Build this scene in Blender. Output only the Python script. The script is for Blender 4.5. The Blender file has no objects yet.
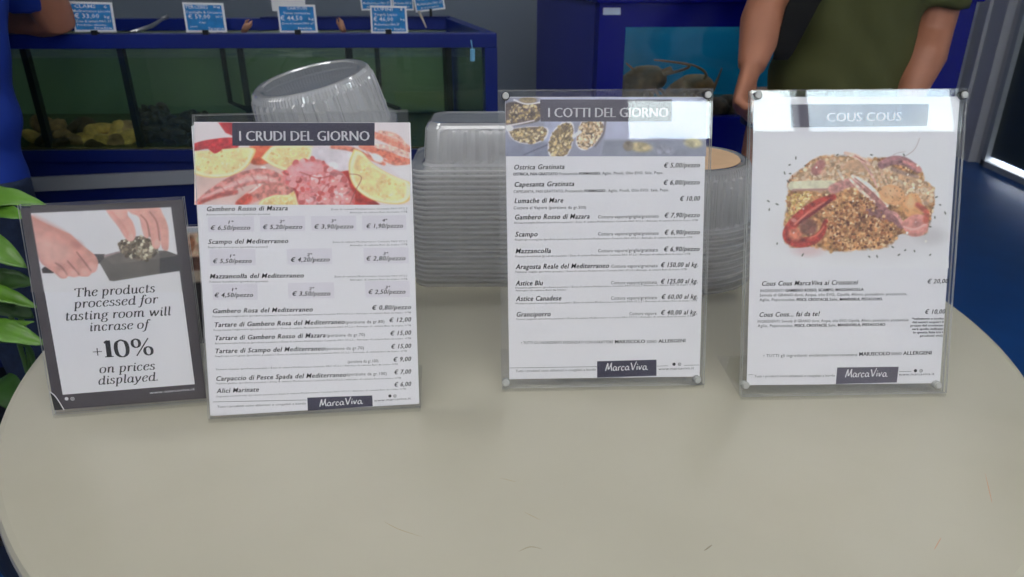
import bpy, math, random
import numpy as np
from mathutils import Vector, Matrix
random.seed(7)
PI = math.pi
COL = bpy.context.scene.collection
TZ = 0.75                                   # table height

# ------------------------------------------------------------------ camera
F, PITCH, ROLL, CH = 740.76, 0.42837, -0.00321, 0.4355
c_, s_ = math.cos(PITCH), math.sin(PITCH)
fwd = np.array([0, c_, -s_]); r0 = np.array([1, 0, 0.]); u0 = np.array([0, s_, c_])
cr, sr = math.cos(ROLL), math.sin(ROLL)
RGT = cr*r0 + sr*u0; UPV = -sr*r0 + cr*u0
CAM = np.array([0, 0, TZ+CH])
cd = bpy.data.cameras.new('camera'); cam = bpy.data.objects.new('camera', cd); COL.objects.link(cam)
cd.sensor_width = 36; cd.lens = 36*F/1024; cd.clip_start = .02
M = Matrix(((RGT[0], UPV[0], -fwd[0], CAM[0]), (RGT[1], UPV[1], -fwd[1], CAM[1]), (RGT[2], UPV[2], -fwd[2], CAM[2]), (0, 0, 0, 1)))
cam.matrix_world = M
cd.dof.use_dof = True; cd.dof.focus_distance = .80; cd.dof.aperture_fstop = 10
bpy.context.scene.camera = cam
def ray(px, py):
    d = (px-512)/F*RGT - (py-288.5)/F*UPV + fwd
    return d
def atY(px, py, Y): d = ray(px, py); return CAM + d*(Y/d[1])
def atZ(px, py, Z): d = ray(px, py); return CAM + d*((Z-CAM[2])/d[2])

# ------------------------------------------------------------------ materials
def lin1(c):
    c = c/255.
    return c/12.92 if c <= .04045 else ((c+.055)/1.055)**2.4
def S(r, g, b): return (lin1(r), lin1(g), lin1(b), 1)
def newmat(name):
    m = bpy.data.materials.new(name); m.use_nodes = True; nt = m.node_tree
    for n in list(nt.nodes): nt.nodes.remove(n)
    out = nt.nodes.new('ShaderNodeOutputMaterial')
    return m, nt, out
def mat(name, col, rough=.5, metal=0, var=0, scale=8, bump=0, bscale=40, spec=.5, coat=0, stretch=None):
    m, nt, out = newmat(name)
    p = nt.nodes.new('ShaderNodeBsdfPrincipled'); nt.links.new(p.outputs[0], out.inputs[0])
    p.inputs['Base Color'].default_value = col; p.inputs['Roughness'].default_value = rough
    p.inputs['Metallic'].default_value = metal; p.inputs['Specular IOR Level'].default_value = spec
    p.inputs['Coat Weight'].default_value = coat
    tc = nt.nodes.new('ShaderNodeTexCoord'); vec = tc.outputs['Object']
    if stretch:
        mp = nt.nodes.new('ShaderNodeMapping'); mp.inputs['Scale'].default_value = stretch
        nt.links.new(vec, mp.inputs[0]); vec = mp.outputs[0]
    if var:
        n = nt.nodes.new('ShaderNodeTexNoise'); n.inputs['Scale'].default_value = scale; n.inputs['Detail'].default_value = 5
        nt.links.new(vec, n.inputs['Vector'])
        r = nt.nodes.new('ShaderNodeValToRGB')
        r.color_ramp.elements[0].color = tuple(c*(1-var) for c in col[:3])+(1,); r.color_ramp.elements[0].position = .3
        r.color_ramp.elements[1].color = tuple(min(1, c*(1+var)) for c in col[:3])+(1,); r.color_ramp.elements[1].position = .7
        nt.links.new(n.outputs[0], r.inputs[0]); nt.links.new(r.outputs[0], p.inputs['Base Color'])
    if bump:
        n = nt.nodes.new('ShaderNodeTexNoise'); n.inputs['Scale'].default_value = bscale; n.inputs['Detail'].default_value = 4
        nt.links.new(vec, n.inputs['Vector'])
        b = nt.nodes.new('ShaderNodeBump'); b.inputs['Strength'].default_value = bump; b.inputs['Distance'].default_value = .01
        nt.links.new(n.outputs[0], b.inputs['Height']); nt.links.new(b.outputs[0], p.inputs['Normal'])
    return m
def thin(name, tint, opac, rough=.05, dcol=(.8, .8, .8, 1), refl=1.0, bump=0, bscale=30):
    """clear sheet plastic / glass / water: transparent, fresnel gloss and a little body colour"""
    m, nt, out = newmat(name); N = nt.nodes.new; L = nt.links.new
    tr = N('ShaderNodeBsdfTransparent'); tr.inputs[0].default_value = tint
    df = N('ShaderNodeBsdfDiffuse'); df.inputs[0].default_value = dcol
    tl = N('ShaderNodeBsdfTranslucent'); tl.inputs[0].default_value = dcol
    mx0 = N('ShaderNodeMixShader'); mx0.inputs[0].default_value = .4; L(df.outputs[0], mx0.inputs[1]); L(tl.outputs[0], mx0.inputs[2])
    mx1 = N('ShaderNodeMixShader'); mx1.inputs[0].default_value = opac; L(tr.outputs[0], mx1.inputs[1]); L(mx0.outputs[0], mx1.inputs[2])
    gl = N('ShaderNodeBsdfGlossy'); gl.inputs['Roughness'].default_value = rough
    geo = N('ShaderNodeNewGeometry'); mr = N('ShaderNodeMapRange')
    mr.inputs['To Min'].default_value = 1.47; mr.inputs['To Max'].default_value = 1/1.47
    L(geo.outputs['Backfacing'], mr.inputs['Value'])
    fr = N('ShaderNodeFresnel'); L(mr.outputs[0], fr.inputs['IOR'])
    mu = N('ShaderNodeMath'); mu.operation = 'MULTIPLY'; mu.inputs[1].default_value = refl; L(fr.outputs[0], mu.inputs[0])
    mx2 = N('ShaderNodeMixShader'); L(mu.outputs[0], mx2.inputs[0]); L(mx1.outputs[0], mx2.inputs[1]); L(gl.outputs[0], mx2.inputs[2])
    if bump:
        n = N('ShaderNodeTexNoise'); n.inputs['Scale'].default_value = bscale
        b = N('ShaderNodeBump'); b.inputs['Strength'].default_value = bump; b.inputs['Distance'].default_value = .01
        L(n.outputs[0], b.inputs['Height']); L(b.outputs[0], gl.inputs['Normal'])
    L(mx2.outputs[0], out.inputs[0]); return m
def emit(name, col, st):
    m, nt, out = newmat(name); e = nt.nodes.new('ShaderNodeEmission')
    e.inputs[0].default_value = col; e.inputs[1].default_value = st; nt.links.new(e.outputs[0], out.inputs[0]); return m
def vcol(name, rough=.55):
    m, nt, out = newmat(name); p = nt.nodes.new('ShaderNodeBsdfPrincipled'); a = nt.nodes.new('ShaderNodeAttribute')
    a.attribute_name = 'print'; nt.links.new(a.outputs['Color'], p.inputs['Base Color']); p.inputs['Roughness'].default_value = rough
    nt.links.new(p.outputs[0], out.inputs[0]); return m

PK = 1.42                                   # printed colour = photographed colour x PK
def P_(r, g, b): return tuple(min(.9, c*PK) for c in S(r, g, b)[:3])+(1,)
MT = dict(
 white=mat('sheet_paper', (.86, .85, .885, 1), .6),
 ink=mat('black_ink', S(16, 16, 22), .6), greyink=mat('grey_ink', S(56, 56, 62), .6),
 navy=mat('navy_print', P_(44, 42, 62), .5), slate=mat('slate_print', P_(84, 80, 92), .5), whiteink=mat('white_print', (.85, .85, .87, 1), .5),
 pbox=mat('price_box_tint', P_(197, 194, 201), .6), charcoal=mat('charcoal_print', P_(62, 56, 60), .45, var=.12, scale=30),
 acr=thin('clear_acrylic', (.99, .99, .99, 1), .012, .02), acredge=thin('acrylic_edge', (.95, .97, .95, 1), .5, .2, (.88, .9, .88, 1)),
 steel=mat('screw_steel', (.5, .5, .48, 1), .5, .35), 
 table=None,
 tub=thin('clear_tub_plastic', (.96, .965, .97, 1), .36, .09, (.96, .96, .97, 1), 2.2),
 glass=thin('tank_glass', (.93, .97, .95, 1), .0, .01, refl=.8),
 blueframe=mat('blue_painted_frame', S(16, 36, 116), .35, var=.1, scale=3),
 bluegloss=mat('blue_gloss_fibreglass', S(9, 18, 124), .22, var=.06, scale=2),
 bluedark=mat('dark_blue_cabinet', S(10, 26, 90), .4, var=.1, scale=3),
 black=mat('black_rubber', S(16, 17, 18), .5), 
)

# ------------------------------------------------------------------ mesh helpers
FR = {}                                     # empties' world matrices
def empty(name, loc, rz=0, label=None, cat=None, group=None, kind=None):
    o = bpy.data.objects.new(name, None); COL.objects.link(o); o.empty_display_size = .05
    m = Matrix.Translation(Vector([float(v) for v in loc])) @ Matrix.Rotation(rz, 4, 'Z'); o.matrix_world = m; FR[o.name] = m
    return tag(o, label, cat, group, kind)
def tag(o, label=None, cat=None, group=None, kind=None):
    if label: o['label'] = label
    if cat: o['category'] = cat
    if group: o['group'] = group
    if kind: o['kind'] = kind
    return o
class MB:
    def __init__(s): s.v = []; s.f = []; s.mi = []
    def add(s, vs, fs, mi=0):
        n = len(s.v); s.v += [tuple(float(c) for c in v) for v in vs]
        s.f += [tuple(n+i for i in f) for f in fs]; s.mi += [mi]*len(fs); return s
    def hexa(s, c, mi=0, side=None):            # c: 8 corners, bottom 4 then top 4 (ccw)
        fs = [(0, 3, 2, 1), (4, 5, 6, 7), (0, 1, 5, 4), (1, 2, 6, 5), (2, 3, 7, 6), (3, 0, 4, 7)]
        n = len(s.f); s.add(c, fs, mi)
        if side is not None:
            for k in range(2, 6): s.mi[n+k] = side
        return s
    def box(s, a, b, mi=0):
        x0, y0, z0 = a; x1, y1, z1 = b
        return s.hexa([(x0, y0, z0), (x1, y0, z0), (x1, y1, z0), (x0, y1, z0), (x0, y0, z1), (x1, y0, z1), (x1, y1, z1), (x0, y1, z1)], mi)
    def prism(s, poly, z0, z1, mi=0):
        n = len(poly); vs = [(x, y, z0) for x, y in poly]+[(x, y, z1) for x, y in poly]
        s.add(vs, [tuple(range(n-1, -1, -1)), tuple(range(n, 2*n))]+[(i, (i+1) % n, n+(i+1) % n, n+i) for i in range(n)], mi); return s
    def tube(s, pts, rad, n=10, mi=0, cap=True):
        pts = [Vector(tuple(float(c) for c in p)) for p in pts]
        if not hasattr(rad, '__len__'): rad = [rad]*len(pts)
        rings = []; prev = None
        for i, p in enumerate(pts):
            t = (pts[min(i+1, len(pts)-1)]-pts[max(i-1, 0)]).normalized()
            if prev is None: a = t.orthogonal().normalized()
            else: a = (prev - t*prev.dot(t)).normalized()
            prev = a; b = t.cross(a)
            rings.append([p+(a*math.cos(2*PI*k/n)+b*math.sin(2*PI*k/n))*rad[i] for k in range(n)])
        vs = [v for r in rings for v in r]; fs = []
        for i in range(len(rings)-1):
            for k in range(n): fs.append((i*n+k, i*n+(k+1) % n, (i+1)*n+(k+1) % n, (i+1)*n+k))
        if cap: fs += [tuple(range(n-1, -1, -1)), tuple((len(rings)-1)*n+k for k in range(n))]
        return s.add(vs, fs, mi)
    def loft(s, secs, n=24, mi=0):              # secs: (center, a-axis vec, b-axis vec)
        vs = []; fs = []
        for c, a, b in secs:
            c, a, b = Vector(c), Vector(a), Vector(b)
            for k in range(n):
                t = 2*PI*k/n; vs.append(c+a*math.cos(t)+b*math.sin(t))
        m = len(secs)
        for i in range(m-1):
            for k in range(n): fs.append((i*n+k, i*n+(k+1) % n, (i+1)*n+(k+1) % n, (i+1)*n+k))
        fs += [tuple(range(n-1, -1, -1)), tuple((m-1)*n+k for k in range(n))]
        return s.add(vs, fs, mi)
    def lathe(s, prof, c=(0, 0, 0), n=48, mi=0, rib=None):
        vs = []; fs = []; m = len(prof)
        for j, (r, z) in enumerate(prof):
            for k in range(n):
                t = 2*PI*k/n; rr = r+(rib(j, k) if rib else 0)
                vs.append((c[0]+rr*math.cos(t), c[1]+rr*math.sin(t), c[2]+z))
        for j in range(m-1):
            for k in range(n): fs.append((j*n+k, j*n+(k+1) % n, (j+1)*n+(k+1) % n, (j+1)*n+k))
        if prof[0][0] > 1e-5 and prof[0][0] < .02: fs.append(tuple(range(n-1, -1, -1)))
        if prof[-1][0] > 1e-5 and prof[-1][0] < .02: fs.append(tuple((m-1)*n+k for k in range(n)))
        return s.add(vs, fs, mi)
    def build(s, name, mats, parent=None, smooth=False, bevel=0, seg=2, mods=None):
        me = bpy.data.meshes.new(name); vs = s.v
        if parent is not None:
            inv = FR[parent.name].inverted(); vs = [tuple(inv @ Vector(v)) for v in vs]
        me.from_pydata(vs, [], s.f)
        if not isinstance(mats, (list, tuple)): mats = [mats]
        for m in mats: me.materials.append(m)
        me.polygons.foreach_set('material_index', s.mi)
        if smooth: me.polygons.foreach_set('use_smooth', [True]*len(s.f))
        me.update()
        o = bpy.data.objects.new(name, me); COL.objects.link(o)
        if parent is not None: o.parent = parent; FR[o.name] = FR[parent.name]
        else: FR[o.name] = Matrix.Identity(4)
        if bevel:
            b = o.modifiers.new('bevel', 'BEVEL'); b.width = bevel; b.segments = seg; b.limit_method = 'ANGLE'; b.angle_limit = .6
        return o
def bake(o, mods):
    """run modifiers on an object and keep the result as its mesh"""
    for typ, kw in mods:
        m = o.modifiers.new(typ.lower(), typ)
        for k, v in kw.items(): setattr(m, k, v)
    dg = bpy.context.evaluated_depsgraph_get(); dg.update()
    me = bpy.data.meshes.new_from_object(o.evaluated_get(dg)); old = o.data
    for m in list(o.modifiers): o.modifiers.remove(m)
    o.data = me
    me.polygons.foreach_set('use_smooth', [True]*len(me.polygons)); me.update()
    return o
def smooth_pts(pts, n=8):
    P = [np.array(p, float) for p in pts]; out = []
    for i in range(len(P)-1):
        a, b, c, d = P[max(i-1, 0)], P[i], P[i+1], P[min(i+2, len(P)-1)]
        for k in range(n):
            t = k/n; out.append(.5*((2*b)+(c-a)*t+(2*a-5*b+4*c-d)*t*t+(3*b-a-3*c+d)*t**3))
    out.append(P[-1]); return out

# ------------------------------------------------------------------ room
SW = lambda name, b, m, **k: tag(b.build(name, m, **k), kind='structure')
m_floor = mat('blue_resin_floor', S(26, 74, 138), .35, var=.12, scale=5)
m_wall = mat('grey_blue_wall', S(112, 122, 136), .6, var=.04, scale=2)
m_wallfar = mat('blue_far_wall', S(40, 74, 150), .5, var=.05, scale=2)
m_ceil = mat('white_ceiling', (.7, .7, .7, 1), .8)
XL, XR, YF, YB, ZC = -3.0, 2.82, -2.5, 4.9, 2.85
SW('floor', MB().box((XL-.1, YF-.1, -.1), (XR+.2, YB+.1, 0)), m_floor)
SW('ceiling', MB().box((XL-.1, YF-.1, ZC), (XR+.2, YB+.1, ZC+.1)), m_ceil)
SW('wall_left', MB().box((XL-.1, YF, 0), (XL, YB, ZC)), m_wall)
SW('wall_back', MB().box((XL, 3.1, 0), (1.0, 3.2, ZC)).box((.9, 3.2, 0), (1.0, YB, ZC)), m_wall)
SW('wall_far', MB().box((1.0, YB, 0), (XR+.1, YB+.1, ZC)), m_wallfar)
SW('wall_right', MB().box((XR+.02, YF, 0), (XR+.12, 1.6, ZC)).box((XR+.02, 1.6, 2.3), (XR+.12, 4.37, ZC)).box((XR+.02, 4.37, 0), (XR+.12, YB, ZC)), mat('grey_panel_wall', S(186, 186, 188), .5))
# street front behind the camera: a low wide transom and a higher one
wx0, wx1, wx2, wx3 = .83, 1.42, 1.54, 2.815
SW('wall_front', MB().box((XL, YF-.1, 0), (wx0, YF, ZC)).box((wx3, YF-.1, 0), (XR+.02, YF, ZC)).box((wx1, YF-.1, 0), (wx2, YF, ZC)).box((wx0, YF-.1, 0), (wx1, YF, 2.07)).box((wx0, YF-.1, 2.36), (wx1, YF, ZC)).box((wx2, YF-.1, 0), (wx3, YF, 2.24)).box((wx2, YF-.1, 2.80), (wx3, YF, ZC)), mat('pale_front_wall', (.72, .73, .75, 1), .7))
m_alu = mat('grey_aluminium', S(150, 152, 155), .35, .6)
for n_, (a0, a1, b0, b1, ms) in enumerate(((wx0, wx1, 2.07, 2.36, ()), (wx2, wx3, 2.24, 2.80, (1.83,)))):
    w1 = SW('window_%d' % (n_+1), MB().box((a0, YF-.06, b0), (a1, YF-.055, b1)), MT['glass'])
    wf = MB().box((a0, YF-.08, b0), (a1, YF, b0+.02)).box((a0, YF-.08, b1-.02), (a1, YF, b1)).box((a0, YF-.08, b0+.02), (a0+.02, YF, b1-.02)).box((a1-.02, YF-.08, b0+.02), (a1, YF, b1-.02))
    for x in ms: wf.box((x, YF-.08, b0+.02), (x+.06, YF, b1-.02))
    wf.build('window_frame', m_alu, w1)
# sliding glass door in the right wall
m_dglass = mat('dark_door_glass', S(60, 70, 72), .3, spec=.5)
d1 = SW('door_1', MB().box((XR+.03, 1.7, .06), (XR+.045, 4.33, 2.26)), m_dglass)
m_wf = mat('pale_door_frame', S(165, 170, 174), .6)
fr = MB().box((XR+.0, 4.33, 0), (XR+.05, 4.37, 2.3)).box((XR+.0, 1.6, 0), (XR+.05, 4.37, .035)).box((XR+.0, 1.6, 2.26), (XR+.05, 4.37, 2.3)).box((XR+.0, 1.6, 0), (XR+.05, 1.66, 2.3))
fr.build('door_frame', m_wf, d1)
m_jamb = mat('grey_jamb', S(190, 190, 194), .5)
SW('trim_1', MB().box((XR-.03, 4.44, 0), (XR+.02, 4.58, ZC)).box((XR-.05, 4.58, 0), (XR+.02, 4.62, ZC)), m_jamb)
SW('trim_2', MB().box((XR-.06, 4.80, 0), (XR+.02, 4.88, ZC)), mat('pale_jamb_edge', S(205, 212, 222), .4))
SW('baseboard_back', MB().box((XL, 3.085, 0), (1.0, 3.1, .09)), mat('dark_skirting', S(40, 44, 52), .5))
# added unseen fill lights for brightness: rows between the street front and the table
m_fill = emit('fill_glow_front', (1.0, .985, .955, 1), 9.6)
m_lfr = mat('fill_housing', (.7, .7, .7, 1), .5)
fillspots = [(-1.5, -.35), (0, -.35), (1.5, -.35), (-1.5, -1.25), (0, -1.25), (1.5, -1.25)]
names = ['over the left end of the room near the table', 'above the middle of the near row', 'above the right of the near row', 'left one of the far row by the street front', 'middle one of the far row by the street front', 'right one of the far row by the street front']
for (x, y), nm in zip(fillspots, names):
    e = empty('added_fill_light', (x, y, ZC), 0, 'added white rectangular fill light '+nm, 'added fill light', 'added fill lights in two rows')
    h = MB(); a, b, t = .60, .15, .02
    h.box((x-a-t, y-b-t, ZC-.04), (x+a+t, y-b, ZC)).box((x-a-t, y+b, ZC-.04), (x+a+t, y+b+t, ZC)).box((x-a-t, y-b, ZC-.04), (x-a, y+b, ZC)).box((x+a, y-b, ZC-.04), (x+a+t, y+b, ZC))
    h.build('housing', m_lfr, e); MB().box((x-a, y-b, ZC-.035), (x+a, y+b, ZC-.003)).build('diffuser', m_fill, e)
# added unseen fill lights to brighten the tank side and far corner
m_fill2 = emit('fill_glow_rear', (.96, .98, 1, 1), 10.0)
for x, y, nm in ((-1.0, 1.55, 'over the long green-water tank'), (.9, 1.75, 'over the deep blue tank'), (2.0, 3.3, 'over the far corner by the glass door')):
    e = empty('added_fill_light', (x, y, ZC), 0, 'added white fill light '+nm, 'added fill light', 'added fill lights over the tanks')
    a, b, t = .5, .1, .02; h = MB()
    h.box((x-a-t, y-b-t, ZC-.04), (x+a+t, y-b, ZC)).box((x-a-t, y+b, ZC-.04), (x+a+t, y+b+t, ZC)).box((x-a-t, y-b, ZC-.04), (x-a, y+b, ZC)).box((x+a, y-b, ZC-.04), (x+a+t, y+b, ZC))
    h.build('housing', m_lfr, e); MB().box((x-a, y-b, ZC-.035), (x+a, y+b, ZC-.003)).build('diffuser', m_fill2, e)

# ------------------------------------------------------------------ table
tcx, tcy, tR = .0116, .8648, .5858
m, nt, out = newmat('cream_table_laminate'); N = nt.nodes.new; L = nt.links.new
p = N('ShaderNodeBsdfPrincipled'); L(p.outputs[0], out.inputs[0]); p.inputs['Roughness'].default_value = .3; p.inputs['Specular IOR Level'].default_value = .5
tc = N('ShaderNodeTexCoord'); n1 = N('ShaderNodeTexNoise'); n1.inputs['Scale'].default_value = 3; n1.inputs['Detail'].default_value = 6; L(tc.outputs['Object'], n1.inputs[0])
rp = N('ShaderNodeValToRGB'); rp.color_ramp.elements[0].position = .35; rp.color_ramp.elements[1].position = .7
rp.color_ramp.elements[0].color = P_(152, 148, 132); rp.color_ramp.elements[1].color = P_(162, 158, 143); L(n1.outputs[0], rp.inputs[0])
mp = N('ShaderNodeMapping'); mp.inputs['Scale'].default_value = (3, 26, 1); mp.inputs['Rotation'].default_value = (0, 0, 1.0); L(tc.outputs['Object'], mp.inputs[0])
n2 = N('ShaderNodeTexNoise'); n2.inputs['Scale'].default_value = 4; n2.inputs['Detail'].default_value = 2; L(mp.outputs[0], n2.inputs[0])
r2 = N('ShaderNodeValToRGB'); r2.color_ramp.elements[0].position = .76; r2.color_ramp.elements[1].position = .79
r2.color_ramp.elements[0].color = (0, 0, 0, 1); r2.color_ramp.elements[1].color = (1, 1, 1, 1); L(n2.outputs[0], r2.inputs[0])
mx = N('ShaderNodeMixRGB'); mx.inputs[2].default_value = P_(150, 138, 118); L(rp.outputs[0], mx.inputs[1])
ml = N('ShaderNodeMath'); ml.operation = 'MULTIPLY'; ml.inputs[1].default_value = .5; L(r2.outputs[0], ml.inputs[0]); L(ml.outputs[0], mx.inputs[0])
L(mx.outputs[0], p.inputs['Base Color'])
mrr = N('ShaderNodeMapRange'); mrr.inputs['To Min'].default_value = .22; mrr.inputs['To Max'].default_value = .38; L(n1.outputs[0], mrr.inputs['Value']); L(mrr.outputs[0], p.inputs['Roughness'])
m_table = m
tb = empty('round_table', (tcx, tcy, 0), 0, 'large round cream table with a smooth top and pedestal leg, holding the menus', 'table')
prof = [(.0001, TZ-.028), (tR-.012, TZ-.028), (tR-.003, TZ-.024), (tR, TZ-.014), (tR-.001, TZ-.006), (tR-.004, TZ-.0015), (tR-.009, TZ), (.0001, TZ)]
MB().lathe(prof, (tcx, tcy, 0), 160).build('tabletop', m_table, tb, smooth=False)
m_ped = mat('white_pedestal', (.7, .7, .68, 1), .4)
MB().lathe([(.001, .04), (.05, .04), (.045, .3), (.045, .65), (.09, .70), (.14, TZ-.028), (.001, TZ-.028)], (tcx, tcy, 0), 40).build('pedestal', m_ped, tb, smooth=True)
MB().lathe([(.001, 0), (.30, 0), (.30, .012), (.24, .03), (.06, .045), (.001, .045)], (tcx, tcy, 0), 64).build('base', m_ped, tb)
def scratch(pts, r=.0004, c=(150, 138, 112)):
    b = MB(); q = smooth_pts([atZ(x, y, TZ) for x, y in pts], 5); vs = []
    for i, v in enumerate(q):
        t = q[min(i+1, len(q)-1)]-q[max(i-1, 0)]; t = t/np.linalg.norm(t); nn = np.array([-t[1], t[0], 0]); w = r*math.sin(PI*(i+.3)/(len(q)))
        vs += [v+nn*w+np.array([0, 0, .00015]), v-nn*w+np.array([0, 0, .00015])]
    b.add(vs, [(2*i, 2*i+1, 2*i+3, 2*i+2) for i in range(len(q)-1)])
    b.build('scratch', mat('table_scratch', P_(*c), .5), tb)
scratch([(383, 521), (398, 529), (422, 537)]); scratch([(704, 551), (712, 545)], .0006, (120, 110, 95)); scratch([(985, 473), (989, 490), (992, 503)], .0004, (168, 130, 105))
scratch([(934, 550), (941, 538)], .0004, (168, 130, 105)); scratch([(518, 552), (530, 547), (542, 549)], .0006, (140, 132, 112)); scratch([(524, 512), (540, 520)]); scratch([(500, 478), (516, 482)], .0004)

# ------------------------------------------------------------------ letters
def font_mesh(body, res=2, off=0.0, spc=1.0):
    c = bpy.data.curves.new('t', 'FONT'); c.body = body; c.space_character = spc; c.resolution_u = res; c.offset = off; c.size = 1
    o = bpy.data.objects.new('t', c); COL.objects.link(o)
    dg = bpy.context.evaluated_depsgraph_get(); dg.update()
    me = bpy.data.meshes.new_from_object(o.evaluated_get(dg))
    v = [(p.co.x, p.co.y) for p in me.vertices]; f = [tuple(q.vertices) for q in me.polygons]
    bpy.data.objects.remove(o); bpy.data.curves.remove(c); bpy.data.meshes.remove(me)
    return v, f
CAPH = None
def get_caph():
    global CAPH
    if CAPH is None:
        v, f = font_mesh('H'); CAPH = max(y for x, y in v)
    return CAPH
# strokes drawn with a broad nib, for the serif italic and the brush logo
def nib(strokes, thick, thinw, ang=PI/2, z=None):
    """strokes: list of (kind, pts); returns quads"""
    V = []; Fc = []
    for kind, pts in strokes:
        if kind == 'd':
            x, y, r = pts; n = len(V); V += [(x+r*math.cos(2*PI*k/12), y+r*math.sin(2*PI*k/12)) for k in range(12)]; Fc.append(tuple(range(n, n+12))); continue
        if kind == 'b':
            x0, x1, y = pts; n = len(V); h = thinw*.55; V += [(x0, y-h), (x1, y-h), (x1, y+h), (x0, y+h)]; Fc.append((n, n+1, n+2, n+3)); continue
        q = smooth_pts(pts, 6) if kind == 's' else [np.array(p, float) for p in pts]
        n0 = len(V); m_ = len(q)
        for i, p in enumerate(q):
            t = q[min(i+1, m_-1)]-q[max(i-1, 0)]; t = t/(np.linalg.norm(t)+1e-9)
            a = math.atan2(t[1], t[0]); k = abs(math.sin(a))**1.6 if ang == PI/2 else abs(math.sin(a-ang))
            w = .5*(thinw+(thick-thinw)*k); nn = np.array([-t[1], t[0]])
            V += [tuple(p+nn*w), tuple(p-nn*w)]
        for i in range(m_-1): Fc.append((n0+2*i, n0+2*i+1, n0+2*i+3, n0+2*i+2))
    return V, Fc
def G(w, *st): return (w, list(st))
SER = {
 'T': G(66, ('l', [(33, 0), (33, 70)]), ('b', (5, 61, 69)), ('l', [(5, 69), (3, 56)]), ('l', [(61, 69), (63, 56)]), ('b', (20, 46, 1))),
 'h': G(56, ('l', [(14, 0), (14, 74)]), ('s', [(14, 34), (26, 48), (38, 47), (42, 34)]), ('l', [(42, 36), (42, 3)]), ('s', [(42, 4), (46, 0), (54, 6)]), ('b', (5, 14, 73))),
 'e': G(48, ('s', [(9, 26), (30, 30), (41, 38), (34, 49), (22, 47), (11, 34), (9, 18), (17, 2), (30, 1), (42, 11)])),
 'p': G(56, ('l', [(14, -24), (14, 48)]), ('s', [(14, 36), (26, 49), (40, 46), (46, 30), (40, 8), (26, 0), (14, 10)]), ('b', (4, 14, 47)), ('b', (4, 26, -24))),
 'r': G(42, ('l', [(14, 0), (14, 48)]), ('s', [(14, 30), (24, 46), (38, 48)]), ('b', (4, 14, 47)), ('d', (37, 44, 5))),
 'o': G(54, ('s', [(27, 49), (12, 41), (8, 24), (13, 6), (27, 0), (41, 8), (46, 26), (41, 43), (27, 49)])),
 'd': G(58, ('l', [(44, 3), (44, 74)]), ('s', [(44, 38), (32, 49), (16, 42), (9, 22), (15, 3), (28, 1), (44, 14)]), ('s', [(44, 5), (48, 0), (56, 6)]), ('b', (35, 44, 73))),
 'u': G(58, ('l', [(14, 47), (14, 14)]), ('s', [(14, 16), (18, 2), (30, 1), (43, 14)]), ('l', [(43, 48), (43, 4)]), ('s', [(43, 5), (47, 0), (55, 6)]), ('b', (5, 14, 47))),
 'c': G(46, ('s', [(38, 40), (28, 49), (14, 42), (8, 24), (14, 5), (26, 0), (40, 10)]), ('d', (37, 41, 4.5))),
 't': G(36, ('l', [(16, 64), (16, 8)]), ('s', [(16, 10), (20, 1), (33, 8)]), ('b', (4, 32, 48))),
 's': G(42, ('s', [(34, 40), (24, 49), (12, 43), (14, 31), (28, 23), (34, 11), (24, 0), (8, 5), (5, 12)])),
 'f': G(34, ('s', [(40, 68), (34, 75), (24, 70), (20, 50), (17, 20), (12, -12), (2, -24), (-6, -20)]), ('b', (6, 34, 47)), ('d', (39, 69, 4.5))),
 'a': G(56, ('l', [(43, 48), (43, 4)]), ('s', [(43, 38), (31, 49), (16, 42), (9, 22), (15, 3), (28, 1), (43, 15)]), ('s', [(43, 5), (47, 0), (55, 6)])),
 'i': G(28, ('l', [(14, 47), (14, 4)]), ('s', [(14, 5), (18, 0), (26, 6)]), ('b', (5, 14, 47)), ('d', (15, 64, 5.5))),
 'n': G(60, ('l', [(14, 0), (14, 48)]), ('s', [(14, 34), (28, 49), (40, 46), (43, 34)]), ('l', [(43, 36), (43, 4)]), ('s', [(43, 5), (47, 0), (56, 6)]), ('b', (5, 14, 47))),
 'g': G(52, ('s', [(24, 49), (12, 42), (10, 30), (18, 19), (30, 20), (38, 32), (34, 45), (24, 49)]), ('s', [(16, 20), (10, 10), (20, 4), (38, 1), (44, -12), (32, -25), (12, -23), (6, -10), (16, 2)]), ('s', [(36, 46), (44, 50), (50, 48)])),
 'm': G(88, ('l', [(14, 0), (14, 48)]), ('s', [(14, 34), (26, 49), (38, 46), (41, 34)]), ('l', [(41, 36), (41, 0)]), ('s', [(41, 34), (54, 49), (66, 46), (70, 34)]), ('l', [(70, 36), (70, 4)]), ('s', [(70, 5), (74, 0), (83, 6)]), ('b', (5, 14, 47))),
 'w': G(78, ('s', [(10, 47), (16, 25), (22, 1)]), ('l', [(22, 1), (41, 46)]), ('s', [(39, 47), (45, 25), (50, 1)]), ('s', [(50, 1), (64, 24), (70, 46)]), ('b', (3, 16, 47))),
 'l': G(28, ('l', [(14, 74), (14, 6)]), ('s', [(14, 7), (18, 0), (26, 6)]), ('b', (5, 14, 73))),
 'y': G(54, ('s', [(10, 47), (17, 25), (24, 1)]), ('s', [(46, 47), (38, 22), (24, 0), (12, -20), (0, -22)]), ('b', (3, 17, 47)), ('d', (2, -20, 4.5))),
 '.': G(22, ('d', (10, 4, 5.5))), ' ': G(26),
}
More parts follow.
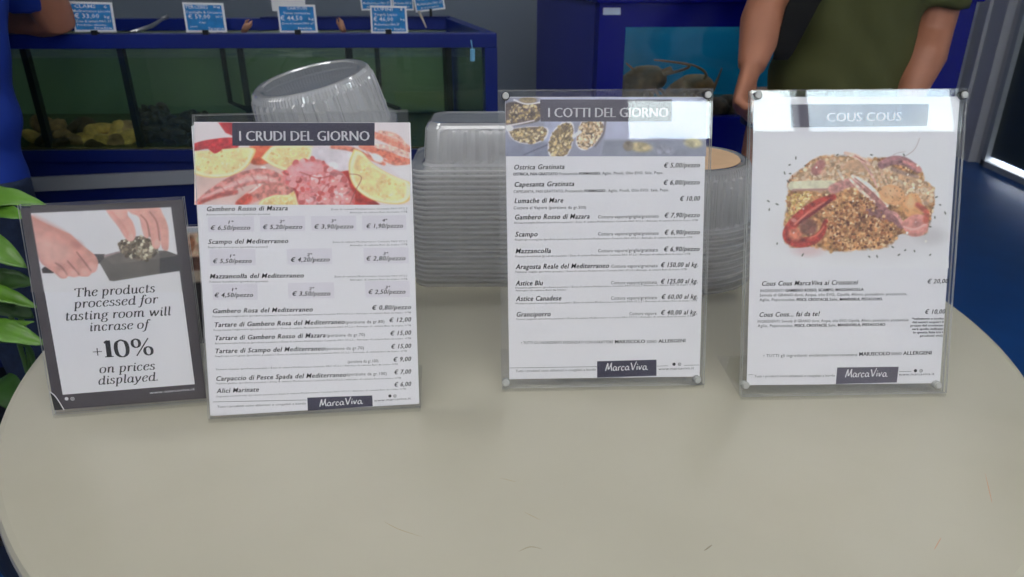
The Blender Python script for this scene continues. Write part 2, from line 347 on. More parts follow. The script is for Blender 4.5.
SER2 = {
 '+': G(50, ('l', [(25, 10), (25, 46)]), ('b', (7, 43, 28))),
 '1': G(44, ('l', [(24, 0), (24, 74)]), ('l', [(24, 72), (10, 64)]), ('b', (8, 40, 1.5))),
 '0': G(70, ('s', [(35, 75), (16, 64), (10, 37), (16, 10), (35, -1), (54, 10), (60, 37), (54, 64), (35, 75)])),
 '%': G(96, ('s', [(24, 76), (13, 70), (9, 57), (13, 44), (24, 38), (35, 44), (39, 57), (35, 70), (24, 76)]), ('s', [(70, 37), (59, 31), (55, 18), (59, 5), (70, -1), (81, 5), (85, 18), (81, 31), (70, 37)]), ('t', [(76, 75), (20, 0)])),
}
LOGO = [  # brush written name, one long row of letters
 ('s', [(0, 2), (3, 30), (8, 54), (10, 30), (14, 12), (21, 34), (26, 56), (26, 28), (30, 2)]),
 ('s', [(50, 26), (42, 30), (36, 16), (40, 4), (48, 8), (52, 26)]), ('s', [(52, 26), (51, 8), (57, 4)]),
 ('s', [(62, 28), (62, 2)]), ('s', [(62, 18), (68, 30), (73, 27)]),
 ('s', [(90, 24), (82, 29), (77, 15), (82, 2), (91, 8)]),
 ('s', [(110, 26), (102, 30), (96, 16), (100, 4), (108, 8), (112, 26)]), ('s', [(112, 26), (111, 8), (117, 4)]),
 ('s', [(122, 52), (128, 26), (133, 4), (140, 30), (148, 60)]),
 ('s', [(153, 28), (153, 4)]), ('d', (154, 40, 3)),
 ('s', [(162, 28), (167, 4), (176, 32)]),
 ('s', [(196, 24), (188, 28), (182, 14), (186, 2), (194, 6), (198, 24)]), ('s', [(198, 24), (197, 6), (206, 2)]),
]
def layout(body, table, thick, thinw, track=0):
    V = []; Fc = []; x = 0
    for ch in body:
        w, st = table[ch]; st2 = []
        for k, p in st:
            if k == 't':
                v, f = nib([('l', p)], thinw*1.3, thinw*1.3); n = len(V); V += [(a+x, b) for a, b in v]; Fc += [tuple(n+i for i in q) for q in f]; continue
            st2.append((k, p))
        v, f = nib(st2, thick, thinw); n = len(V)
        V += [(a+x, b) for a, b in v]; Fc += [tuple(n+i for i in q) for q in f]; x += w+track
    return V, Fc

# ------------------------------------------------------------------ menu stands
class Sign:
    def __init__(s, x, y, yaw, t, b):
        s.wd = np.array([math.cos(yaw), math.sin(yaw), 0]); s.n = np.array([-math.sin(yaw), math.cos(yaw), 0])
        s.ud = math.cos(t)*np.array([0, 0, 1.])+math.sin(t)*s.n; s.N = np.cross(s.wd, s.ud); s.O = np.array([x, y, TZ+b])
    def W(s, u, v, w=0): return s.O+s.wd*u+s.ud*v+s.N*w
    def uv(s, px, py):
        d = ray(px, py); P = CAM+d*(((s.O-CAM) @ s.N)/(d @ s.N))-s.O
        return np.array([P @ s.wd, P @ s.ud])
    def rect(s, a, b, w0, w1, mats=(0, 1)):
        (u0, v0), (u1, v1) = a, b; c = [s.W(u0, v0, w0), s.W(u1, v0, w0), s.W(u1, v1, w0), s.W(u0, v1, w0), s.W(u0, v0, w1), s.W(u1, v0, w1), s.W(u1, v1, w1), s.W(u0, v1, w1)]
        return MB().hexa(c, mats[0], mats[1])
    def quad(s, pxs, w0, w1=None):           # pxs TL TR BR BL
        q = [s.uv(*p) for p in pxs]; b = MB()
        if w1 is None: return b.add([s.W(p[0], p[1], w0) for p in (q[3], q[2], q[1], q[0])], [(0, 1, 2, 3)])
        o = (q[3], q[2], q[1], q[0]); return b.hexa([s.W(p[0], p[1], w0) for p in o]+[s.W(p[0], p[1], w1) for p in o])
    def line(s, mb, v, f, xr, p0, p1, hs, w, shear=0, copies=(0,)):
        """v: glyph pts, xr: (xmin,xmax) mapped onto p0..p1 (pixels on the baseline), hs: metres per glyph unit in height"""
        a, b = s.uv(*p0), s.uv(*p1); d = b-a; Ln = np.linalg.norm(d); d = d/Ln; up = np.array([-d[1], d[0]]); sx = Ln/(xr[1]-xr[0])
        for cshift in copies:
            mb.add([s.W(*(a+d*((x-xr[0])*sx+(shear*y*hs)+cshift)+up*(y*hs)), w) for x, y in v], f)
TXT = {}
def put(s, mb, body, p0, p1, h, style='reg', w=.00085):
    """h: cap height in pixels"""
    if isinstance(mb, list): mb.append(MB()); mb = mb[-1]
    off = {'reg': 0, 'bi': .004, 'pr': .0, 'b': .004, 'title': -.016, 'tiny': .0}[style]
    v, f = font_mesh(body, 1 if style in ('tiny',) else 2, off, {'bi': 1.10, 'reg': 1.08, 'tiny': 1.12}.get(style, 1))
    a, b = s.uv(*p0), s.uv(*p1); mpx = np.linalg.norm(b-a)/math.hypot(p1[0]-p0[0], p1[1]-p0[1])
    hs = h*mpx/get_caph(); x0 = min(q[0] for q in v); x1 = max(q[0] for q in v)
    cp = {'reg': (0,), 'tiny': (0,), 'b': (0, .00022), 'bi': (0, .00026), 'pr': (0, .0002), 'title': (0, .0004, .0008, .0011)}[style]
    s.line(mb, v, f, (x0, x1), p0, p1, hs, w, shear={'bi': .24, 'pr': .24, 'reg': .0, 'tiny': .0, 'b': 0, 'title': 0}[style], copies=cp)

class Canvas:
    """a printed picture, kept as colours on a fine grid (x, y in photo pixels)"""
    def __init__(s, x0, y0, x1, y1, st, bg, seed=1):
        s.xs = np.arange(x0, x1+st*.5, st); s.ys = np.arange(y0, y1+st*.5, st); s.X, s.Y = np.meshgrid(s.xs, s.ys)
        s.C = np.ones(s.X.shape+(3,))*np.array(bg, float); s.rng = np.random.RandomState(seed)
    def noise(s, sc, oct=3):
        out = 0; amp = 1
        for o in range(oct):
            f = 2**o/sc; gx = s.X*f; gy = s.Y*f; ix = np.floor(gx).astype(int); iy = np.floor(gy).astype(int); fx = gx-ix; fy = gy-iy
            fx = fx*fx*(3-2*fx); fy = fy*fy*(3-2*fy); T = s.rng.rand(64, 64)-.5
            g = lambda a, b: T[b % 64, a % 64]
            out = out+amp*((g(ix, iy)*(1-fx)+g(ix+1, iy)*fx)*(1-fy)+(g(ix, iy+1)*(1-fx)+g(ix+1, iy+1)*fx)*fy); amp *= .55
        return out
    def put(s, m, col, var=0, sc=4):
        col = np.array(col, float); c = np.ones_like(s.C)*col
        if var: c = c*(1+var*s.noise(sc)[..., None]*2)
        m = np.clip(m, 0, 1)[..., None]; s.C = s.C*(1-m)+c*m
    def mpoly(s, pts, smooth=False, soft=.7):
        if smooth: pts = [tuple(p) for p in smooth_pts(list(pts)+[pts[0]], 5)]
        ins = np.zeros(s.X.shape, bool); D = np.full(s.X.shape, 1e9); n = len(pts)
        for i in range(n):
            (x0, y0), (x1, y1) = pts[i], pts[(i+1) % n]
            if abs(y1-y0) > 1e-9:
                c = ((y0 > s.Y) != (y1 > s.Y)) & (s.X < (x1-x0)*(s.Y-y0)/(y1-y0)+x0); ins ^= c
            dx, dy = x1-x0, y1-y0; L2 = dx*dx+dy*dy+1e-9; t = np.clip(((s.X-x0)*dx+(s.Y-y0)*dy)/L2, 0, 1)
            D = np.minimum(D, np.hypot(s.X-x0-t*dx, s.Y-y0-t*dy))
        return np.clip(np.where(ins, D, -D)/soft+.5, 0, 1)
    def mell(s, cx, cy, rx, ry, rot=0, soft=.8):
        c, q = math.cos(rot), math.sin(rot); x = (s.X-cx)*c+(s.Y-cy)*q; y = -(s.X-cx)*q+(s.Y-cy)*c
        d = np.hypot(x/rx, y/ry); return np.clip((1-d)*min(rx, ry)/soft+.5, 0, 1)
    def mstroke(s, pts, w0, w1=None, soft=.7, mid=None):
        q = smooth_pts(pts, 6); n = len(q); m = np.zeros(s.X.shape); w1 = w0 if w1 is None else w1
        for i in range(n-1):
            t0 = i/(n-1); w = w0+(w1-w0)*t0
            if mid: w = w+(mid-(w0+w1)/2)*math.sin(PI*t0)
            (x0, y0), (x1, y1) = q[i], q[i+1]; dx, dy = x1-x0, y1-y0; L2 = dx*dx+dy*dy+1e-9; t = np.clip(((s.X-x0)*dx+(s.Y-y0)*dy)/L2, 0, 1)
            m = np.maximum(m, np.clip((w/2-np.hypot(s.X-x0-t*dx, s.Y-y0-t*dy))/soft+.5, 0, 1))
        return m
    def poly(s, pts, col, var=0, sc=4, smooth=False, soft=.7, a=1): s.put(s.mpoly(pts, smooth, soft)*a, col, var, sc)
    def ell(s, cx, cy, rx, ry, col, rot=0, var=0, sc=4, soft=.8, a=1): s.put(s.mell(cx, cy, rx, ry, rot, soft)*a, col, var, sc)
    def stroke(s, pts, w0, w1, col, var=0, sc=4, soft=.7, a=1, mid=None): s.put(s.mstroke(pts, w0, w1, soft, mid)*a, col, var, sc)
    def crumbs(s, mask, n, cols, r0=.8, r1=2.0):
        idx = np.argwhere(mask > .5)
        if len(idx) == 0: return
        for k in range(n):
            j, i = idx[s.rng.randint(len(idx))]; x, y = s.xs[i], s.ys[j]; c = np.array(cols[s.rng.randint(len(cols))], float)*(.88+.24*s.rng.rand())
            r = r0+(r1-r0)*s.rng.rand(); st = s.xs[1]-s.xs[0]; k_ = int(r*1.6/st)+2
            a0, a1, b0, b1 = max(0, j-k_), min(len(s.ys), j+k_+1), max(0, i-k_), min(len(s.xs), i+k_+1)
            X = s.X[a0:a1, b0:b1]; Y = s.Y[a0:a1, b0:b1]; rot = s.rng.rand()*PI; e = .5+.5*s.rng.rand()
            xx = (X-x)*math.cos(rot)+(Y-y)*math.sin(rot); yy = -(X-x)*math.sin(rot)+(Y-y)*math.cos(rot)
            mm = np.clip((1-np.hypot(xx/r, yy/(r*e)))*r/.6+.4, 0, 1)[..., None]
            s.C[a0:a1, b0:b1] = s.C[a0:a1, b0:b1]*(1-mm)+c*mm
    def build(s, sign, parent, name, w=.00075):
        H, Wn = s.X.shape; vs = []; inv = FR[parent.name].inverted()
        for j in range(H):
            for i in range(Wn):
                q = sign.uv(s.X[j, i], s.Y[j, i]); vs.append(sign.W(q[0], q[1], w))
        A = np.array(vs); Mi = np.array(inv); A = A @ Mi[:3, :3].T+Mi[:3, 3]
        ii = np.arange(H*Wn).reshape(H, Wn); fs = np.stack([ii[1:, :-1], ii[1:, 1:], ii[:-1, 1:], ii[:-1, :-1]], -1).reshape(-1, 4)
        me = bpy.data.meshes.new(name); me.from_pydata(A.tolist(), [], fs.tolist())
        for _ in range(1):
            Z = s.C.copy(); Z[1:-1, 1:-1] = (s.C[1:-1, 1:-1]*4+s.C[:-2, 1:-1]+s.C[2:, 1:-1]+s.C[1:-1, :-2]+s.C[1:-1, 2:])/8; s.C = Z
        g_ = s.C.mean(-1, keepdims=True); s.C = (s.C*.84+g_*.16)*.95+np.array([200, 196, 198])*.05  # acrylic glare haze mixed into the print: greyer, slightly lifted colours
        c = np.clip(s.C, 0, 255)/255.; c = np.where(c <= .04045, c/12.92, ((c+.055)/1.055)**2.4)*PK
        at = me.attributes.new('print', 'FLOAT_COLOR', 'POINT'); at.data.foreach_set('color', np.concatenate([np.clip(c, 0, .9).reshape(-1, 3), np.ones((H*Wn, 1))], 1).ravel())
        me.materials.append(m_print); me.update(); o = bpy.data.objects.new(name, me); COL.objects.link(o); o.parent = parent; FR[o.name] = FR[parent.name]
        return o
m_print = vcol('printed_picture')

SP = [(-.39588, .65214, .15971, .23539, .006), (-.20086, .64108, .09188, .39653, .005), (.10031, .69402, .0282, .27445, .012), (.35277, .67644, .0276, .29182, .014)]
SG = [Sign(*a) for a in SP]
def stand(i, name_lbl, outer, screws, foot=.09, thick=.0035):
    s = SG[i]; e = empty('menu_stand', (SP[i][0], SP[i][1], TZ), SP[i][2], name_lbl, 'menu stand', 'acrylic menu stands on the round table')
    q = [s.uv(*p) for p in outer]; u0 = (q[0][0]+q[3][0])/2; u1 = (q[1][0]+q[2][0])/2; v1 = (q[0][1]+q[1][1])/2
    v0 = -(SP[i][4]-.0032)/s.ud[2]
    s.rect((u0, v0), (u1, v1), -.0042, -.0012).build('back_panel', [MT['acr'], MT['acredge']], e)
    s.rect((u0, v0), (u1, v1), .0016, .0016+thick).build('front_panel', [MT['acr'], MT['acredge']], e)
    # foot lying on the table behind the panel
    a = s.W(u0, v0, .0016+thick); b = s.W(u1, v0, .0016+thick); c = [np.array([a[0], a[1], TZ+.0002]), np.array([b[0], b[1], TZ+.0002])]
    d = [c[1]+s.n*foot, c[0]+s.n*foot]; up = np.array([0, 0, .003]); pts = c+d
    MB().hexa(pts+[p+up for p in pts], 0, 0).build('foot', [MT['acr'], MT['acredge']], e)
    if screws:
        for px in screws:
            uu, vv = s.uv(*px); b = MB(); ct = s.W(uu, vv, .0016+thick)
            b.tube([ct, ct+s.N*.0012, ct+s.N*.0022], [.0036, .0036, .0028], 20)
            o = b.build('screw', MT['steel'], e, smooth=False)
            MB().tube([ct-s.N*.006, ct+s.N*.00005], .0042, 20).build('spacer_ring', MT['black'] if px[1] < 200 else MT['acredge'], e)
    return s, e, (u0, u1, v0, v1)
def icons(s, mb, x, y, r):
    for dx, solid in ((0, True), (r*3.1, False)):
        q = s.uv(x+dx, y); R = r*.00098; n = 16
        c = [s.W(q[0]+R*math.cos(2*PI*k/n), q[1]+R*math.sin(2*PI*k/n), .0009) for k in range(n)]
        if solid: mb.add(c, [tuple(range(n))])
        else:
            c2 = [s.W(q[0]+R*.7*math.cos(2*PI*k/n), q[1]+R*.7*math.sin(2*PI*k/n), .0009) for k in range(n)]
            mb.add(c+c2, [(k, (k+1) % n, n+(k+1) % n, n+k) for k in range(n)])
            c3 = [s.W(q[0]+R*.3*math.cos(2*PI*k/n), q[1]+R*.3*math.sin(2*PI*k/n), .0009) for k in range(n)]; mb.add(c3, [tuple(range(n))])
def logo(s, sheet, quad, p0, p1, h, m):
    pl = s.quad(quad, .00078).build('logo_plate', m, sheet)
    b = MB(); v, f = nib(LOGO, 6.5, 3.0, .9); s.line(b, v, f, (0, 206), p0, p1, h/60., .00092, shear=.08)
    b.build('logo_lettering', MT['whiteink'], sheet)

# --- stand 0 : small black bordered card
s, e, _ = stand(0, 'small tilted acrylic stand with black-bordered card reading +10% on prices displayed', [(18.5, 204), (185, 197), (207.5, 400), (54, 411)], None, .07, .002)
sh = s.quad([(20.5, 208.5), (183, 199.5), (206.5, 398), (54.8, 409.8)], 0, .0006).build('printed_card', MT['charcoal'], e)
tag(sh, label='charcoal bordered card with white centre')
s.quad([(31, 213), (171.3, 207), (195, 384), (63, 394.5)], .00068).build('white_panel', MT['white'], sh)
cv = Canvas(31, 205, 183, 292, .6, (203, 201, 203), 3)
hand = (203, 140, 126)
cv.poly([(42, 269), (45, 266.5), (54, 270), (54, 273), (43, 273)], (58, 50, 50), smooth=False)
cv.poly([(93, 254), (105, 254), (106.5, 262), (96, 264)], (72, 66, 66)); cv.poly([(104, 255), (122, 250.5), (124, 254), (105, 259)], (150, 128, 128), .1)
lh = [(30, 214), (38, 219), (48, 224), (62, 230), (72, 235), (80, 243), (88, 249), (96, 256), (98.5, 263), (96, 271), (92, 273), (89, 276), (84, 276.5), (79, 276), (74, 277), (69, 276), (66, 278), (61, 278), (55, 273), (48, 268), (41, 262), (36, 250), (32, 235)]
cv.poly(lh, hand, .08, 10, True, 1); cv.poly([(36, 235), (60, 244), (72, 254), (62, 262), (48, 262), (39, 252)], (218, 166, 152), .05, 8, True, 8, .8)
cv.stroke([(34, 219), (60, 232), (78, 246)], 7, 5, (190, 122, 108), soft=6, a=.6)
for a in ([(77, 252), (84, 261), (91, 270)], [(68, 261), (74, 268), (79, 274)], [(56, 263), (62, 267), (67, 274)]): cv.stroke(a, 1.0, 1.6, (140, 82, 74), soft=1.4, a=.85)
for x, y, r in ((93, 267, .6), (85, 272, .5), (74, 273, .5), (63, 274, .4)): cv.ell(x, y, 4.5, 3.2, (224, 170, 158), r, soft=3, a=.7)
cv.ell(78, 245, 6, 4, (176, 106, 96), .6, soft=5, a=.5)
cv.poly([(100, 263), (104, 258), (120, 252.5), (165, 250.5), (181, 256), (182, 270), (114, 281), (110, 280.5)], (92, 86, 80), .06, 14)
cv.poly([(160, 253), (166, 250.5), (181, 256), (182, 270.5), (160, 273.5)], (58, 56, 58), .05); cv.poly([(104, 258), (120, 252.5), (165, 250.5), (178, 255.5), (114, 265)], (112, 104, 96), .08, 8, a=.6)
m_ = cv.mpoly([(118, 243), (126, 239), (140, 236), (150, 239), (158, 246), (156, 255), (146, 260), (134, 259), (122, 253)], True, 1)
cv.put(m_, (112, 96, 78), .3, 5); cv.crumbs(m_, 110, [(176, 164, 134), (140, 124, 98), (74, 62, 50), (205, 198, 170), (96, 82, 62)], .8, 2.4)
h2 = (217, 153, 138)
cv.poly([(104, 206), (126, 206), (128, 215), (133, 222), (136, 233), (134, 240), (129, 241), (125, 237), (118, 226), (110, 216)], h2, .06, 8, True, 1)
cv.poly([(124, 206), (156, 206), (163, 214), (168, 226), (169, 240), (168, 250), (163, 249), (160.5, 240), (159, 229), (161, 240), (159, 248), (154, 248), (151, 240), (149, 228), (149, 237), (145, 237), (142, 228), (139, 217), (131, 213)], h2, .06, 8, True, .9)
cv.stroke([(150, 212), (157, 222), (160, 240)], 1, 2, (158, 92, 82), soft=1.6, a=.8); cv.stroke([(141, 215), (147, 222), (150, 236)], 1, 2, (150, 88, 78), soft=1.4, a=.8); cv.stroke([(112, 212), (124, 226), (130, 238)], 2, 2, (196, 124, 112), soft=3, a=.6)
cv.ell(131, 237, 3, 3.4, (228, 176, 164), soft=2, a=.6); cv.ell(157, 243, 2.5, 4, (230, 178, 166), soft=2, a=.6)
# clip to the white panel's slanting sides by repainting the border colour
cv.put(1-cv.mpoly([(31, 213), (171.3, 207), (183, 295), (45, 295)], False, .8), (62, 56, 60)); cv.build(s, sh, 'header_photo', .0008)
b = MB(); mpx = .00099
def serif(body, p0, p1, xh, tbl=SER, th=11, tn=3.2, sh_=.2, track=0):
    v, f = layout(body, tbl, th, tn, track); x0 = min(q[0] for q in v); x1 = max(q[0] for q in v); s.line(b, v, f, (x0, x1), p0, p1, xh*mpx/48., .0009, sh_)
serif('The products', (74, 297), (155, 292), 6.0); serif('processed for', (74.5, 308), (158, 303), 6.0)
serif('tasting room will', (65.5, 320.5), (171, 315), 6.0); serif('incrase of', (90, 331), (150, 328), 6.0)
serif('on prices', (99.5, 373), (155, 369.3), 6.0); serif('displayed.', (98.5, 384.5), (158, 380.2), 6.0)
serif('+', (94, 357.5), (103, 357), 10.5, SER2, 4, 3, 0); serif('1', (105.5, 357), (114, 356.5), 11.4, SER2, 19, 4, 0); serif('0', (115.5, 357), (131, 355.7), 11.4, SER2, 17, 4, 0); serif('%', (133, 356), (154.5, 354), 11.4, SER2, 12, 4, 0)
b.build('lettering', MT['ink'], sh)
b = MB(); put(s, b, 'www.marcaviva.it', (150, 393.8), (195, 389.8), 2.9, 'reg', .0009); b.build('web_address', MT['whiteink'], sh); b = MB(); icons(s, b, 67, 398.5, 1.9); b.build('social_icons', MT['whiteink'], sh)
s.quad([(50.5, 392), (53, 393), (64, 409.2), (55, 410)], .0007).build('corner_fold', MT['black'], sh)
b = MB(); pts = [s.W(*s.uv(*p), .0012) for p in smooth_pts([(50.3, 391.5), (55, 395), (60, 402), (64.5, 409.5)], 5)]
b.tube(pts, .0005, 6).build('fold_edge', MT['whiteink'], sh)

# --- stand 1 : I CRUDI DEL GIORNO
s, e, ext = stand(1, 'leftmost tall acrylic stand holding the I CRUDI DEL GIORNO menu with lemons and prawns', [(191.3, 112.5), (409.2, 113), (419.5, 410.5), (210.5, 417)], None, .09, .002)
for k in (2, 1):
    tag(s.quad([(194-k*1.4, 124+k), (408, 124), (418, 404), (212.5-k*1.2, 415+k*.4)], -.0010+(2-k)*.00035, -.0007+(2-k)*.00035).build('spare_sheet', MT['white'], e), label='plain edge of a spare sheet')
sh = s.quad([(194, 122), (410.3, 123), (419.3, 403.5), (212.5, 415.8)], 0, .0006).build('menu_sheet', MT['white'], e)
cv = Canvas(194.6, 122.6, 410, 205, .6, (206, 196, 198), 5)
cv.poly([(194, 165), (300, 150), (345, 150), (345, 206), (194, 206)], (203, 170, 160), .06, 20, soft=14)
cv.poly([(218, 122), (233, 122), (233, 136), (226, 133)], (196, 44, 52), .15, 4, soft=1.2)
cv.poly([(193, 144), (208, 140), (234, 138), (238, 148), (222, 150), (216, 153), (208, 149), (193, 151)], (188, 40, 46), .2, 5, True, 1.2)
cv.poly([(250, 146), (272, 146), (276, 158), (262, 165), (250, 162)], (206, 82, 50), .2, 6, True, 2)
def lemon(pts, ctr):
    cv.poly(pts, (230, 188, 108), .05, 8, True, 1); c = np.array(ctr)
    cv.poly([tuple(c+(np.array(p)-c)*.94) for p in pts], (240, 222, 176), .05, 8, True, 1.5)
    m_ = cv.mpoly([tuple(c+(np.array(p)-c)*.83) for p in pts], True, 2.5); cv.put(m_, (234, 200, 132), .10, 7)
    for k in range(9):
        a = 2*PI*k/9+.3; cv.put(cv.mstroke([ctr, (ctr[0]+40*math.cos(a), ctr[1]+30*math.sin(a))], .8, 2.0, 1.2)*m_*.35, (244, 220, 150))
    cv.crumbs(m_, 60, [(240, 214, 158), (226, 188, 112)], .7, 1.6)
cvlem = [(192, 151), (205, 151), (225, 149), (254, 148), (253, 158), (246, 168), (232, 176), (215, 178), (200, 176), (190, 170)]
lemon(cvlem, (222, 158)); cv.poly([(208, 148.5), (222, 149), (216, 153.5), (212, 152)], (186, 42, 44), smooth=True)
lemon([(261, 158), (268, 150), (276, 146), (312, 146), (312, 158), (302, 170), (288, 171), (273, 166)], (288, 157))
cv.ell(263.5, 169, 2.6, 2.4, (248, 240, 232), soft=2)
cv.poly([(312, 147), (352, 147), (352, 170), (330, 174), (312, 168)], (206, 196, 202), .06, 8, True, 3); cv.ell(333, 166, 4, 3, (250, 246, 242), soft=3)
cv.stroke([(198, 203), (215, 192), (238, 181), (262, 176), (280, 182), (297, 196)], 5, 9, (204, 118, 110), .22, 4, 1.5, mid=15)
cv.stroke([(203, 198), (225, 188), (245, 180), (266, 178), (284, 188)], 1, 3, (228, 178, 172), .1, 3, 3, .9, mid=5)
cv.stroke([(200, 203), (215, 197), (236, 192)], 3, 5, (178, 66, 58), .2, 3, 2, .8)
cv.stroke([(240, 204), (262, 192), (284, 188)], 9, 12, (214, 128, 116), .2, 4, 2, mid=14); cv.stroke([(248, 194), (254, 190), (260, 185)], 1, 2, (246, 214, 206), soft=1.5)
for a in ([(222, 187), (228, 196)], [(236, 180), (243, 190)], [(252, 176), (258, 186)], [(268, 176), (270, 187)]): cv.stroke(a, 1, 1, (178, 88, 82), soft=1.5, a=.7)
cv.stroke([(240, 204), (248, 198)], 8, 9, (202, 72, 56), .2, 3, 2); lemon([(257, 208), (262, 200), (276, 195), (288, 195), (297, 190), (300, 198), (296, 208)], (278, 204))
cv.poly([(282, 172), (300, 172), (306, 190), (300, 206), (294, 190)], (206, 58, 58), .2, 5, True, 2)
cv.poly([(340, 172), (352, 172), (360, 190), (374, 200), (378, 206), (344, 206)], (190, 44, 34), .2, 5, True, 1.5)
m_ = cv.mpoly([(283, 176), (290, 166), (304, 160), (320, 160), (332, 168), (344, 174), (350, 186), (352, 206), (303, 206), (298, 190), (286, 184)], True, 1.5)
cv.put(m_, (218, 122, 122), .2, 6); cv.crumbs(m_, 130, [(232, 150, 152), (240, 172, 172), (206, 92, 90), (226, 134, 132), (196, 78, 74)], 1.5, 4.2)
cv.ell(306, 169, 17, 7, (228, 146, 150), -.15, .12, 5, 2.5); cv.stroke([(300, 172), (318, 178), (330, 176)], 1, 1.4, (176, 66, 64), soft=1.2, a=.8); cv.stroke([(318, 200), (326, 186), (338, 180)], 1, 1.4, (180, 70, 66), soft=1.2, a=.7)
for p in ((334, 182), (343, 190), (338, 198), (326, 200), (348, 200)): cv.ell(p[0], p[1], 4, 3.4, (234, 142, 138), .4, soft=1.6); cv.ell(p[0]-1, p[1]-1, 1.4, 1, (246, 200, 196), soft=1)
for a, w, c in (([(332, 147), (350, 149), (366, 156), (384, 164)], 5, (220, 116, 92)), ([(362, 146), (382, 152), (398, 160), (410, 162)], 9, (222, 110, 84)), ([(372, 134), (388, 140), (402, 146), (410, 150)], 8, (224, 124, 100)), ([(380, 132), (396, 136), (406, 146)], 4, (232, 160, 140)), ([(376, 146), (394, 150), (410, 156)], 6, (232, 176, 160)), ([(384, 160), (396, 164), (408, 162)], 3, (226, 130, 104))):
    cv.stroke(a, w*.7, w*.6, c, .22, 3, 1.4, mid=w)
for k in range(9): cv.stroke([(364+k*5, 148+k*1.2), (372+k*4.4, 158+k*.9)], .8, .8, (196, 84, 60), soft=1, a=.6)
cv.ell(377, 158, 6, 3.5, (238, 222, 216), .6, soft=2); cv.poly([(390, 168), (411, 164), (411, 182), (402, 178)], (208, 204, 206), soft=2)
lemon([(354, 149), (362, 152), (372, 163), (384, 171), (398, 178), (411, 184), (411, 198), (402, 204), (386, 203.5), (370, 199), (357, 190), (350, 178), (349, 163)], (376, 182))
cv.stroke([(350, 204), (356, 190), (361.5, 179), (358, 175), (349, 174)], .7, .7, (120, 60, 50), soft=.6, a=.8)
cv.build(s, sh, 'header_photo')
s.quad([(232.3, 122.8), (374.8, 123), (374.5, 145.7), (232.6, 145.9)], .00082).build('title_band', MT['navy'], sh)
b = MB(); put(s, b, 'I CRUDI DEL GIORNO', (239.5, 141.2), (368.8, 141), 10.2, 'title', .00095); b.build('title_lettering', MT['whiteink'], sh)
b = MB()
for x0, x1, y0, y1 in ((208, 254, 216.5, 231.8), (260, 305, 216, 231.3), (311, 356, 215.8, 230.8), (362, 406, 215.3, 230), (209.5, 255.5, 249, 265.5), (286.7, 332, 248.4, 264.5), (363.5, 408.5, 247.5, 263.3), (212.6, 257.5, 283.7, 299.8), (288, 334, 282.5, 298.5), (365, 409.5, 281, 297)):
    for q in [s.quad([(x0, y0+.4), (x1, y0-.2), (x1+.5, y1-.2), (x0+.5, y1+.4)], .00072)]: b.add(q.v, q.f)
b.build('price_boxes', MT['pbox'], sh)
B_ = []; T_ = MB(); I_ = MB(); U_ = []; Q_ = []; ZC1 = 'Zona di cattura Mediterraneo Centrale FAO 37.2.2'; AT = 'Attrezzo di cattura Reti da traino OTB'
LONG = ' (prodotto pescato) / Zona di cattura Mediterraneo Centrale FAO 37.2.2 / Attrezzo di cattura Reti da traino OTB'
for y, nm, sc, xa, xb, xs in ((211.3, 'Gambero Rosso di Mazara', 'Aristaeomorpha foliacea', 206.6, 287.6, 270), (244, 'Scampo del Mediterraneo', 'Nephrops norvegicus', 208.4, 288, 268), (278.5, 'Mazzancolla del Mediterraneo', 'Penaeus kerathurus', 210, 303.5, 268)):
    put(s, B_, nm, (xa, y), (xb, y-1), 4.6, 'bi'); put(s, T_, sc+' (prodotto pescato)', (xa, y+4.2), (xs, y+3.6), 1.9, 'tiny')
    put(s, T_, ZC1, (331+(y-211)*.05, y-1), (407.5, y-2), 1.8, 'tiny'); put(s, T_, AT, (350, y+2.2), (407.5, y+1.3), 1.8, 'tiny')
for t, x0, x1, y in (('€ 6,50/pezzo', 210.4, 250, 230), ('€ 5,20/pezzo', 262.6, 302, 229.2), ('€ 3,90/pezzo', 314, 353, 228.8), ('€ 1,90/pezzo', 366, 402.6, 228.2), ('€ 5,50/pezzo', 212.8, 251.4, 263.2), ('€ 4,20/pezzo', 290.5, 329.4, 261.8), ('€ 2,80/pezzo', 366, 405, 260.6), ('€ 4,50/pezzo', 214.3, 252.8, 297.2), ('€ 3,50/pezzo', 292, 330, 295.8), ('€ 2,50/pezzo', 368, 405, 294)):
    put(s, Q_, t, (x0, y), (x1, y-.4), 4.3, 'bi')
for t, x, y in (('1ª', 228.5, 223.6), ('2ª', 279.5, 223), ('3ª', 331, 222.4), ('4ª', 382, 221.8), ('1ª', 230, 257.4), ('2ª', 307, 256.2), ('3ª', 383, 255), ('1ª', 232, 291), ('2ª', 309, 290), ('3ª', 385, 288.8)):
    put(s, T_, t, (x, y), (x+4.6, y), 3, 'bi')
